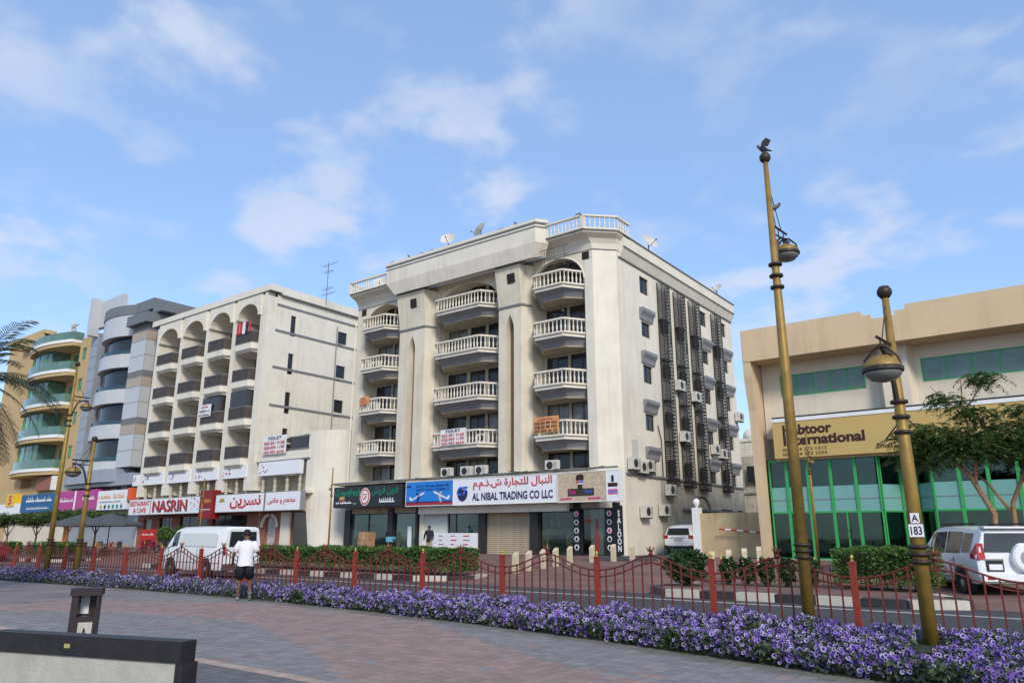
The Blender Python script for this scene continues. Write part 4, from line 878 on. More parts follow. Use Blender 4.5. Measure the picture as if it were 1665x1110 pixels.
# ---- dishes and birds on the roofs
def dish(label, loc, rz, tilt, sc):
    t = thing('satellite_dish', label, 'satellite dish', loc, rz); t.scale = (sc, sc, sc)
    DW = mat('dish_white', (.55, .53, .48), .5, .15, 4, 0, .2)
    b = MB(); b.lathe([(.0, 0), (.2, .02), (.38, .075), (.5, .14)], (0, 0, 0), DW, 16, cap=False); v = b.v; ca, sa = math.cos(tilt), math.sin(tilt)
    b.v = [(x, -z * ca + y * sa if False else y * sa - z * ca, y * ca + z * sa + .75) for x, y, z in v]; b.build('reflector', t, True, True)
    b = MB(); b.tube([(0, .02, 0), (0, .02, .75)], .03, STEEL, 6); b.tube([(0, -.05, .5), (0, -.6, .72)], .018, STEEL, 5); b.lathe([(.04, -.06), (.05, 0), (.03, .05)], (0, -.62, .74), GREYP, 8); b.build('mast', t, True, True)
dish('satellite dish at the middle of the arched block roof edge', (-33.2, 36.2, 21.05), R(25), R(28), 1.1); dish('tilted satellite dish near the right end of the centre cornice', (-30.3, 36.3, 21.05), R(-60), R(40), 1.1)
dish('satellite dish behind the left roof balustrade of the arched block', (-41.6, 37.6, 19.8), R(40), R(28), 1.2); dish('satellite dish beside the left end of the centre cornice', (-39.0, 37.6, 20.0), R(30), R(28), 1.2)
dish('satellite dish on the side parapet of the arched block', (-20.8, 42.6, 19.8), R(70), R(28), 1.2); dish('satellite dish seen edge-on at the rear of the side parapet', (-20.8, 54.3, 19.8), R(-10), R(40), 1.0)
for k, (x, y, z) in enumerate(((-36.4, 35.6, 21.05), (-35.3, 35.6, 21.05), (-34.3, 35.6, 21.05), (-28.0, 35.6, 21.05), (-26.7, 35.6, 21.05), (-38.2, 35.6, 21.05))): pigeon((x, y, z), random.uniform(0, 6), 'pigeon perched on the centre cornice of the arched block', 1.2, group='pigeons on the centre cornice')
pigeon((-22.3, 36.1, 20.73), 1.2, 'pigeon perched on the right roof balustrade', 1.3); pigeon((-23.4, 35.9, 14.66), 2.5, 'white pigeon perched on the third balcony rail', 1.1)
# ================================================================== white restaurant block (four columns of balconies)
NFL = [7.9, 11.25, 14.6, 17.95]; NP_ = [-72.9, -68.25, -63.65, -59.2, -54.95]; NX0, NX1, NYF = -74.6, -54.5, 37.2
def nasrin():
    t = thing('restaurant_apartment_block', 'white apartment block with fin piers and arched top hoods above a restaurant', 'building', ((NX0 + NX1) / 2, NYF, gz(37))); g = .45
    b = MB(); hs = []; sy = 20.0
    for z0, z1 in ((19.3, 20.5), (16.0, 17.2), (12.7, 13.9), (9.9, 10.6)): hs.append((44.2 - 37.2, 45.3 - 37.2, z0 - g, z1 - g))
    for z0 in (18.9, 15.4, 11.9, 8.7): hs.append((38.8 - 37.2, 39.35 - 37.2, z0 - g, z0 + 1.9 - g))
    wall_holes(b, (NX1, NYF, g), (0, 1, 0), (-1, 0, 0), sy, 22.4 - g, hs, .18, CREAM2); b.build('side_wall', t)
    for h in hs: window(t, (NX1 - .12, NYF + h[0], g + h[2]), R(90), h[1] - h[0], h[3] - h[2], 2 if h[1] - h[0] > .6 else 1)
    b = MB()
    for z in (8.95, 12.35, 15.7, 19.0, 21.35): b.box(NX1 - .05, NX1 + .05, NYF + .05, NYF + sy, z, z + .2, TRIM)
    b.build('band', t)
    b = MB(); b.poly([(NX0, NYF, g), (NX0, NYF + sy, g), (NX0, NYF + sy, 22.4), (NX0, NYF, 22.4)], CREAM2); b.poly([(NX0, NYF, 22.4), (NX1, NYF, 22.4), (NX1, NYF + sy, 22.4), (NX0, NYF + sy, 22.4)], DIRTY); b.poly([(NX0, NYF + sy, g), (NX1, NYF + sy, g), (NX1, NYF + sy, 22.4), (NX0, NYF + sy, 22.4)], CREAM2); b.build('outer_walls', t)
    b = MB(); b.box(NX0 - .1, NX1 + .25, NYF - .9, NYF + .3, 22.55, 23.1, CREAM2); b.box(NX1 - .2, NX1 + .25, NYF + .3, NYF + sy, 22.4, 23.1, CREAM2); b.box(NX0 - .12, NX1 + .27, NYF - .92, NYF + .32, 22.48, 22.55, TRIM); b.box(NX1 - .18, NX1 + .27, NYF + .32, NYF + sy, 22.3, 22.4, TRIM)
    for x in NP_: b.box(x - .15, x + .15, NYF - .85, NYF, 22.1, 22.55, CREAM2)
    b.build('roof_beam', t)
    b = MB(); b.box(-66, -60, 41, 46, 22.4, 24.2, CREAM2); b.build('roof_room', t)
    YB = 38.3
    bays = [(NP_[i] + .35, NP_[i + 1] - .35) for i in range(4)]
    for x0, x1 in bays:
        hs = [q for z in NFL for q in ((.2, 1.35, z + .05 - g, z + 2.45 - g), (1.75, 3.1, z + .05 - g, z + 2.35 - g))]
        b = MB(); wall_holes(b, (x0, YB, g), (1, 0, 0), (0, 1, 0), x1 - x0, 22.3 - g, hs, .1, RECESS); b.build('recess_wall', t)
        for h in hs: window(t, (x0 + h[0], YB + .03, g + h[2]), 0, h[1] - h[0], h[3] - h[2], 2, 1, FRAMED, random.choice((DGLASS, DGLASS, BGLASS, CURT)))
        # arched hood
        A = ellipse_arch(x0 + .25, x1 - .25, 20.4, 1.25, 12); b = MB(); yf = NYF - 1.15
        for i in range(len(A) - 1):
            (xa, za), (xb, zb) = A[i], A[i + 1]; b.poly([(xa, yf, za), (xb, yf, zb), (xb, yf, 22.3), (xa, yf, 22.3)], CREAM2); b.poly([(xa, yf, za), (xb, yf, zb), (xb, YB, zb), (xa, YB, za)], CREAM2)
        for xa, xb in ((x0 - .05, x0 + .25), (x1 - .25, x1 + .05)): b.box(xa, xb, yf, NYF, 20.4, 22.3, CREAM2)
        b.box(x0 - .05, x1 + .1, yf - .06, NYF, 22.3, 22.37, TRIM); b.build('arched_hood', t)
        for z in NFL:
            plan = [(x0 + .02, 37.3), (x0 + .55, 35.85), (x1 - .55, 35.85), (x1 - .02, 37.3)]
            b = MB(); low = [(x0 + .02, 37.3), (x0 + .75, 36.1), (x1 - .75, 36.1), (x1 - .02, 37.3)]
            b.prism(low + [(x1 - .02, YB), (x0 + .02, YB)], z - .8, z - .55, CREAM2, True, plan + [(x1 - .02, YB), (x0 + .02, YB)]); b.prism(plan + [(x1 - .02, YB), (x0 + .02, YB)], z - .55, z, CREAM2); bo = b.build('balcony', t)
            RL = mat('balcony_brown_glass', (.06, .046, .04), .55, .4, 2); c = MB()
            for i in range(3):
                p, q = plan[i], plan[i + 1]; nx, ny = q[1] - p[1], p[0] - q[0]; l = math.hypot(nx, ny); nx, ny = nx / l * .03, ny / l * .03
                c.prism([(p[0], p[1]), (q[0], q[1]), (q[0] - nx, q[1] - ny), (p[0] - nx, p[1] - ny)], z + .05, z + .98, RL); c.prism([(p[0] + nx, p[1] + ny), (q[0] + nx, q[1] + ny), (q[0] - nx, q[1] - ny), (p[0] - nx, p[1] - ny)], z + .98, z + 1.06, TRIM); c.prism([(p[0] + nx, p[1] + ny), (q[0] + nx, q[1] + ny), (q[0] - nx, q[1] - ny), (p[0] - nx, p[1] - ny)], z - .0, z + .06, TRIM)
            c.build('glass_railing', bo)
    for x in NP_:
        w = .35 if x != NP_[-1] else .43
        b = MB(); b.box(x - w, x + w, NYF - .95, YB, 6.3, 22.1, CREAM2); b.box(x - w - .3, x + w + .1, NYF - .95, YB, 5.2, 6.3, CREAM2); b.build('fin_pier', t)
    # enclosed balcony (dark brown glazing)
    b = MB(); x0, x1 = bays[3]; b.prism([(x0 + .05, 37.3), (x0 + .57, 35.9), (x1 - .57, 35.9), (x1 - .05, 37.3)], 12.25, 13.7, BGLASS); b.build('balcony_glazing', t)
    x0, x1 = bays[2]; b = MB(); b.prism([(x0 + .05, 37.3), (x0 + .57, 35.9), (x1 - .57, 35.9), (x1 - .05, 37.3)], 12.25, 13.6, BGLASS); b.build('balcony_glazing', t)
    # mezzanine sign boxes and colonettes
    b = MB(); b.lathe([(.16, 0), (.16, .12), (.10, .16), (.17, .42), (.10, .62), (.17, .85), (.10, 1.02), (.16, 1.08), (.16, 1.2)], (0, 0, 0), mat('carved_plaster', (.42, .39, .32), .9, .3, 6, .3), 8); col = b.data('colonette', True)
    groups = [(-74.4, -73.3)] + bays + [(-53.6, -48.3)]
    b = MB(); b.box(NX0, -47.2, 37.5, 37.7, 3.4, 6.3, RECESS); b.build('mezzanine_wall', t)
    b = MB(); b.box(NX0, -47.0, 36.2, 37.5, 4.75, 4.98, CREAM2); b.build('ledge', t)
    for x0, x1 in groups:
        n = 4 if x1 - x0 > 4.5 else (3 if x1 - x0 > 2 else 2)
        for k in range(n): inst('colonette', col, t, (x0 + .25 + (x1 - x0 - .5) * k / (n - 1), 36.55, 4.98), 0, (1, 1, 1.05))
        b = MB(); b.box(x0, x1, 36.15, 36.6, 6.28, 7.35, SIGNW); o = b.build('mezzanine_board', t)
        for k in range(9): flat(o, 'calligraphy_mark', circ(x0 + .15 + random.random() * min(1.1, (x1 - x0) * .4), 6.5 + random.random() * .7, .05 + .05 * random.random(), 6), 36.145, random.choice((TXB, GREYP, TXR)))
    # ground floor
    BR = mat('terracotta_wall', (.28, .12, .085), .8, .2, 2)
    b = MB(); hs = [(1.0, 2.6, 0, 2.7), (4.0, 6.3, 0, 2.8), (7.6, 12.3, 0.3, 2.85), (13.0, 18.3, 0.2, 2.85), (20.9, 22.3, 0, 2.7), (24.3, 27.3, 0, 2.9)]
    wall_holes(b, (NX0, 37.3, g), (1, 0, 0), (0, 1, 0), 27.5, 3.0, hs, .25, BR); b.build('shop_wall', t)
    for k in (1, 2, 3): window(t, (NX0 + hs[k][0], 37.45, g + hs[k][2]), 0, hs[k][1] - hs[k][0], hs[k][3] - hs[k][2], 3)
    b = MB(); b.box(NX0 + 1.0, NX0 + 2.6, 37.6, 37.65, g, 3.2, mat('pale_door', (.45, .48, .38), .6)); b.build('door', t); b = MB(); b.box(NX0 + 20.9, NX0 + 22.3, 37.56, 37.6, g, 3.2, mat('arch_door', (.5, .5, .47), .6, .6, 3)); b.build('door', t); b = MB(); b.box(NX0 + 24.3, NX0 + 27.3, 39.5, 39.6, g, 3.4, CREAM2); b.build('porch_wall', t); b = MB(); b.box(NX0 + 27.3, NX0 + 27.6, 37.0, 39.5, g, 3.4, GREYP); b.build('porch_pillar', t); b = MB(); b.box(NX0 + 23.2, NX0 + 24.3, 37.1, 37.32, g, 3.4, CREAM2); b.build('porch_pillar', t)
    A = [(NX0 + 21.6 - 1.05 * math.cos(math.pi * i / 12), 2.25 + 1.0 * math.sin(math.pi * i / 12)) for i in range(13)]
    b = MB(); b.tube([(x, 37.2, z) for x, z in A], .12, CREAM2, 6); b.build('door_arch', t)
    text(t, '~', -60.9, -58.8, 2.2, 2.5, 37.43, TXW, .01, ar=True)
    # podium: end bay balcony and curved wall to the neighbour
    b = MB(); b.box(-54.4, -47.7, 36.6, 38.0, 7.5, 8.15, CREAM2); b.box(-54.45, -47.6, 36.5, 38.0, 7.4, 7.5, TRIM); b.box(-50.3, -47.9, 36.65, 36.7, 8.15, 9.2, BGLASS); b.box(-50.4, -47.8, 36.6, 36.75, 8.15, 8.3, TRIM); b.box(-50.4, -47.8, 36.6, 36.75, 9.2, 9.3, TRIM); b.build('podium_balcony', t)
    b = MB(); arc = [(-47.7 + 4.35 * math.sin(a), 41.0 - 4.35 * math.cos(a)) for a in np.linspace(0, math.pi / 2, 14)]
    for i in range(13):
        p, q = arc[i], arc[i + 1]; b.poly([(*p, 3.4 if i < 1 else g), (*q, g), (*q, 9.55), (*p, 9.55)], CREAM2); b.poly([(*p, 9.55), (*q, 9.55), (q[0] - .25, q[1] + .1, 9.55), (p[0] - .1, p[1] + .25, 9.55)], CREAM2)
    b.box(-48.0, -47.7, 36.65, 37.5, 3.4, 9.55, CREAM2); b.poly([(-54.4, 41.0, 9.4), (-43.4, 41.0, 9.4), (-47.7, 36.7, 9.4), (-54.4, 38.0, 9.4)], DIRTY); b.build('curved_wall', t)
    b = MB()
    b.lathe([(.9, 0), (.9, .35), (.8, .45), (.0, .5)], (-49.5, 40.0, 9.4), CREAM2, 14); b.build('roof_tank', t)
    b = MB(); b.tube([(NX1 + .1, 44.0, 4), (NX1 + .1, 44.0, 20.9)], .06, GREYP, 5)
    for z in (19.2, 15.8, 12.4): b.tube([(NX1 + .1, 44.0, z), (NX1 + .1, 44.7, z)], .04, GREYP, 4)
    b.build('drain_pipe', t)
    # laundry and plant on the top balcony
    x0, x1 = bays[3]
    for k, m in enumerate((TXR, TXR, SIGNW, TXK, TXR)): 
        b = MB(); b.box(x0 + .7 + k * .45, x0 + 1.05 + k * .45, 35.78, 35.81, 18.95 - random.uniform(0, .2), 19.9, m); tag(b.build('hanging_laundry'), 'cloth hung to dry over the top balcony of the white block', 'laundry', 'laundry on the top balcony')
    return t
nasrin()
b = MB(); AT = mat('aerial_metal', (.12, .12, .12), .5, .2, 5, metal=.6)
b.tube([(0, 0, 0), (0, 0, 4.3)], .03, AT, 5); t = thing('tv_aerial', 'tall thin television aerial mast on the white block roof', 'aerial', (-53.8, 42.0, 22.4)); b.build('mast', t, False, True)
for z, L in ((4.0, 1.6), (3.3, .9), (1.6, 1.1), (1.1, 1.5)):
    b = MB(); b.tube([(-L * .5, 0, z), (L * .8, .1, z + .1)], .018, AT, 4)
    for k in range(4): b.tube([(-L * .4 + k * L * .3, -.3, z + .02 * k), (-L * .4 + k * L * .3, .3, z + .02 * k)], .012, AT, 4)
    b.build('aerial_boom', t, False, True)
s = signbox('shop_sign', 'white sign reading restaurant and cafe in red and black', -73.6, -69.6, 35.75, 36.2, 3.5, 4.9, SIGNW, GREYP)
text(s, 'RESTAURANT', -73.4, -69.75, 4.28, 4.75, 35.73, TXR, .025); text(s, '& CAFE', -72.7, -70.3, 3.65, 4.12, 35.73, TXR, .025)
s = signbox('shop_sign', 'long white restaurant sign with bold red and black latin name', -69.5, -60.9, 35.75, 36.2, 3.5, 4.9, SIGNW, GREYP); text(s, 'NASRIN', -69.2, -63.3, 3.70, 4.75, 35.73, TXR, .012)
text(s, 'NASRIN', -69.06, -63.16, 3.62, 4.67, 35.737, TXK, .02)
for k in range(14): flat(s, 'calligraphy_mark', circ(-62.9 + 1.8 * random.random(), 3.8 + random.random(), .07, 7), 35.74, GREYP)
s = signbox('shop_sign', 'dark red upright restaurant sign between the white signs', -60.8, -58.9, 35.5, 36.3, 2.95, 5.35, mat('maroon_sign', (.22, .015, .015), .5, .1, 2)); text(s, 'NASRIN', -60.6, -59.1, 4.3, 4.6, 35.48, TXO, .01)
flat(s, 'white_line', [(-60.6, 3.7), (-59.1, 3.7), (-59.1, 3.76), (-60.6, 3.76)], 35.49, SIGNW)
s = signbox('shop_sign', 'long white restaurant sign with red Arabic name and gold dish emblem', -58.7, -51.9, 35.75, 36.2, 3.5, 4.9, SIGNW, GREYP); text(s, 'نسرين', -56.6, -52.3, 3.7, 4.75, 35.73, TXR, .03, ar=True)
flat(s, 'dish_emblem', [(-57.8 + .4 * math.cos(a), 4.3 + .32 * math.sin(a)) for a in np.linspace(0, math.pi, 10)], 35.74, GOLDL)
s = signbox('shop_sign', 'white sign with red Arabic words for restaurant and cafe', -51.7, -47.3, 35.75, 36.2, 3.5, 4.9, SIGNW, GREYP); text(s, 'مطعم و مقهى', -51.4, -47.9, 3.85, 4.5, 35.73, TXR, .02, ar=True)
banner('white to-let banner on the low end balcony of the white block', -53.6, -50.5, 8.0, 9.5, 36.4, TL, BW, [TXN, TXR])
banner('white rental banner on a glazed balcony of the white block', -62.9, -61.0, 11.9, 13.0, 35.74, ['~', '~', '~'], BW, [TXR, TXB])
# ================================================================== grey panelled block with bowed balconies
def grey_block():
    PW_ = mat('white_panel', (.47, .48, .49), .35, .06, 1, spec=.5); PG_ = mat('blue_grey_panel', (.27, .29, .33), .35, .08, 1, spec=.5); PB_ = mat('beige_panel', (.40, .33, .26), .4, .08, 1); DKG = mat('charcoal_cornice', (.15, .16, .17), .5, .1, 1)
    t = thing('panelled_office_block', 'grey panelled block with bowed glass balconies and dark cornice', 'building', (-82, 37, .45)); g = .45
    b = MB(); b.box(-90.3, -74.7, 38.6, 56, g, 25.2, PG_); b.build('body', t)
    # right white pier with joints, panels as separate pieces
    pan = {}
    for m in (PW_, PB_):
        q = MB(); q.box(.02, 1.58, -.03, 0, .02, 1.63, m); pan[m.name] = q.data('panel')
    b = MB(); b.box(-79.4, -76.2, 36.6, 38.6, 8.3, 23.4, TRIM); pier = b.build('white_pier', t)
    for r_ in range(9):
        for c in range(2): inst('panel', pan[(PB_ if r_ in (2, 5, 8) else PW_).name], pier, (-79.4 + c * 1.6, 36.6, 8.35 + r_ * 1.66), 0, (1, 1, 1.0 if r_ not in (2, 5, 8) else .6))
        inst('panel', pan[(PB_ if r_ in (2, 5, 8) else PW_).name], pier, (-76.2, 36.6, 8.35 + r_ * 1.66), R(90), (1.2, 1, 1.0 if r_ not in (2, 5, 8) else .6))
    b = MB(); b.box(-76.1, -74.7, 37.6, 38.0, 7.5, 22.5, TEAL); b.build('glass_strip', t)
    b = MB(); b.box(-79.9, -75.6, 36.0, 39, 23.4, 24.5, DKG); b.box(-76.5, -74.5, 37, 50, 24.6, 25.6, DKG); b.box(-88.5, -76.5, 37.0, 50, 25.2, 26.4, DKG); b.build('cornice', t)
    b = MB(); b.prismY([(-89.6, 24.0), (-88.9, 24.0), (-88.9, 28.5), (-89.6, 28.5)], 36, 37, PW_); b.box(-89.5, -83.5, 36.9, 37.4, 25, 28.2, PW_); b.build('roof_screen', t)
    b = MB(); b.box(-90.3, -88.5, 37.0, 38.6, 7.0, 24.4, PG_)
    for k in range(12): b.box(-90.32, -88.48, 36.98, 37.0, 7.6 + k * 1.4, 7.64 + k * 1.4, TRIM)
    b.build('left_pier', t)
    def bow(r0, z0, z1, m, name, dep=1.9, parent=None):
        b = MB(); xs = np.linspace(-88.5, -79.4, 15); pts = [(x, 38.0 - dep * math.sin(math.pi * min(max((x + 88.5) / 9.1, .0), 1)) ** .6 - r0) for x in xs]
        b.prism(pts + [(-79.4, 38.6), (-88.5, 38.6)], z0, z1, m); return b.build(name, parent or t)
    for z in (20.0, 16.1, 12.3, 8.4):
        o = bow(.0, z - .75, z + .75, PW_, 'bowed_balcony'); bow(-.12, z + .75, z + 1.2, TEAL, 'glass_railing', parent=o)
        bow(-.7, z + 1.2, z + 3.05, DGLASS, 'bowed_glazing')
    bow(.0, 22.8, 25.2, PW_, 'bowed_parapet'); bow(.1, 25.2, 26.3, DKG, 'bowed_cornice')
    b = MB(); b.box(-90.3, -74.7, 36.2, 38.0, 6.5, 7.65, PG_); b.prism([(-88, 35.6), (-80, 35.6), (-78, 36.2), (-78, 38), (-90, 38), (-90, 36.2)], 6.9, 8.2, PG_); b.build('podium_band', t)
    b = MB(); b.box(-90.3, -74.7, 37.6, 38.0, g, 6.5, PG_); b.build('podium_wall', t)
    for x0, x1 in ((-89, -86.5), (-84.5, -82.2), (-82, -79.8), (-78.2, -75.8)): window(t, (x0, 37.5, 4.9), 0, x1 - x0, 1.6, 2, 1, FRAMED, DGLASS)
    for x0, x1 in ((-88.9, -87.0), (-84.4, -80.2)): 
        b = MB(); b.box(x0, x1, 37.42, 37.46, 5.05, 6.35, mat('figure_poster', (.55, .40, .38), .6, .7, 3)); b.build('window_poster', t)
grey_block()
# ================================================================== tan block with curved glass balconies (far left)
def tan_block():
    t = thing('tan_apartment_block', 'tan apartment block with curved green glass balconies', 'building', (-100, 37.5, .45)); g = .45
    b = MB(); b.box(-118, -90.4, 38.8, 56, g, 24.8, BROWNB); b.build('body', t)
    b = MB(); hs = [(z_x, z_x + 1.1, z - g, z + 1.5 - g) for z in (6.2, 10.2, 14.2, 18.2, 22.0) for z_x in (.7, 2.9)]
    wall_holes(b, (-94.6, 37.6, g), (1, 0, 0), (0, 1, 0), 4.2, 24.4 - g, hs, .15, BROWNB); b.box(-94.6, -90.4, 37.75, 38.9, 24.4, 24.9, BROWNB); b.build('front_wall', t)
    for h in hs: window(t, (-94.6 + h[0], 37.7, g + h[2]), 0, 1.1, 1.5, 2, 1, GREENF, GGLASS)
    b = MB(); b.box(-118, -106.5, 37.8, 38.8, g, 27.5, BROWNB); b.box(-118.3, -106.2, 37.5, 39, 27.5, 28.0, BROWNB); b.prism([(-112, 36.9), (-106.5, 37.4), (-106.5, 39), (-112, 39)], 25.8, 27.5, BROWNB); b.build('corner_tower', t)
    for k, z in enumerate((9.2, 13.1, 17.0, 21.0, 24.7)):
        xs = np.linspace(-107.5, -95.0, 14); pts = [(x, 37.6 - 2.0 * math.sin(math.pi * min(1, max(0, (x + 109) / 15.5))) ** .8) for x in xs]
        b = MB(); b.prism(pts + [(-95.0, 38.8), (-107.5, 38.8)], z - .75, z - .35, BROWNB); b.prism([(p[0], p[1] - .12) for p in pts] + [(-94.9, 38.8), (-107.6, 38.8)], z - .35, z, WHITE); o = b.build('curved_balcony', t)
        c = MB(); c.prism(pts + [(-95.0, 38.0), (-95.1, 38.0)] + [(p[0], p[1] + .05) for p in reversed(pts)], z, z + 1.0, GGLASS); c.build('glass_railing', o)
        if k < 4:
            c = MB(); xa = [(x, 38.0 - 1.5 * math.sin(math.pi * min(1, max(0, (x + 109) / 12.5))) ** .8) for x in np.linspace(-107.4, -100.2, 8)]
            c.prism(xa + [(-100.2, 38.8), (-107.4, 38.8)], z + .02, z + 3.1, GGLASS)
            for x, y in xa[::2]: c.box(x - .05, x + .05, y - .06, y, z, z + 3.1, GREENF)
            c.build('bay_glazing', t)
            window(t, (-98.9, 38.72, z + .1), 0, 3.4, 2.4, 3, 1, GREENF, GGLASS)
    b = MB(); b.box(-108, -90.4, 37.4, 38.8, 6.3, 7.2, BROWNB); b.box(-108, -90.4, 37.4, 37.8, g, 6.3, CREAM); b.build('podium_band', t)
    b = MB(); b.box(-99.5, -95.3, 36.9, 37.4, 6.7, 8.3, mat('red_frosted_window', (.30, .10, .05), .5, .2, 2)); b.box(-95.3, -94.8, 36.9, 37.4, 6.7, 8.3, WHITE); b.build('bay_window', t)
    b = MB(); b.box(-97.2, -96.3, 37.2, 37.5, 25, 27, PW2); b.tube([(-96.8, 37.2, 26.5), (-94.5, 37, 26.5)], .05, STEEL, 4); b.build('roof_post', t)
PW2 = mat('post_white', (.5, .5, .5), .6)
tan_block()
s = signbox('shop_sign', 'yellow square sign with a red number 5', -105.9, -103.5, 36.3, 37.2, 5.0, 6.5, mat('sign_yellow', (.70, .45, .03), .5, .05)); text(s, '5', -105.2, -104.2, 5.2, 6.3, 36.28, TXR, .04)
s = signbox('shop_sign', 'blue shop sign with white Arabic lettering above the café trees', -101.0, -91.3, 36.2, 37.3, 4.2, 6.2, mat('sign_teal_blue', (.01, .10, .25), .5, .1, 1)); text(s, '~', -99.5, -92.5, 5.2, 6.0, 36.18, TXW, .015, ar=True); text(s, '~', -99.2, -93, 4.45, 4.85, 36.18, SIGNW, .015)
s = signbox('shop_sign', 'magenta tailor shop sign with white Arabic lettering', -90.1, -81.2, 36.0, 37.3, 4.1, 6.25, mat('sign_magenta', (.42, .05, .24), .5, .08, 1)); text(s, '~', -89.8, -86.6, 5.0, 5.6, 35.98, TXW, .01, ar=True); text(s, '~', -84.4, -81.5, 5.1, 5.7, 35.98, TXW, .01, ar=True)
flat(s, 'divider', [(-86.4, 4.1), (-86.0, 4.1), (-86.0, 6.25), (-86.4, 6.25)], 35.99, WHITE)
s = signbox('shop_sign', 'white grocery sign with orange title and fruit pictures', -81.0, -74.9, 36.0, 37.3, 4.1, 6.0, SIGNW); text(s, '~', -80.8, -78.2, 5.1, 5.7, 35.98, TXO, .02); text(s, '~', -77.6, -75.3, 5.1, 5.7, 35.98, TXO, .02, ar=True); text(s, '~', -80.5, -76, 4.8, 4.95, 35.98, TXK, .01)
for k in range(6): flat(s, 'fruit_picture', circ(-80 + k * .85, 4.4, .22, 10), 35.98, random.choice((TXG, TXK, mat('lime', (.35, .5, .05), .5))))
signbox('shop_sign', 'narrow orange sign end panel beside the grocery sign', -74.8, -74.0, 36.0, 37.3, 4.9, 6.1, mat('sign_orange', (.65, .10, .02), .5, .1, 2))
signbox('shop_sign', 'white shop sign with car picture below the number 5 sign', -108, -101.2, 36.4, 37.2, 3.9, 5.3, SIGNW)
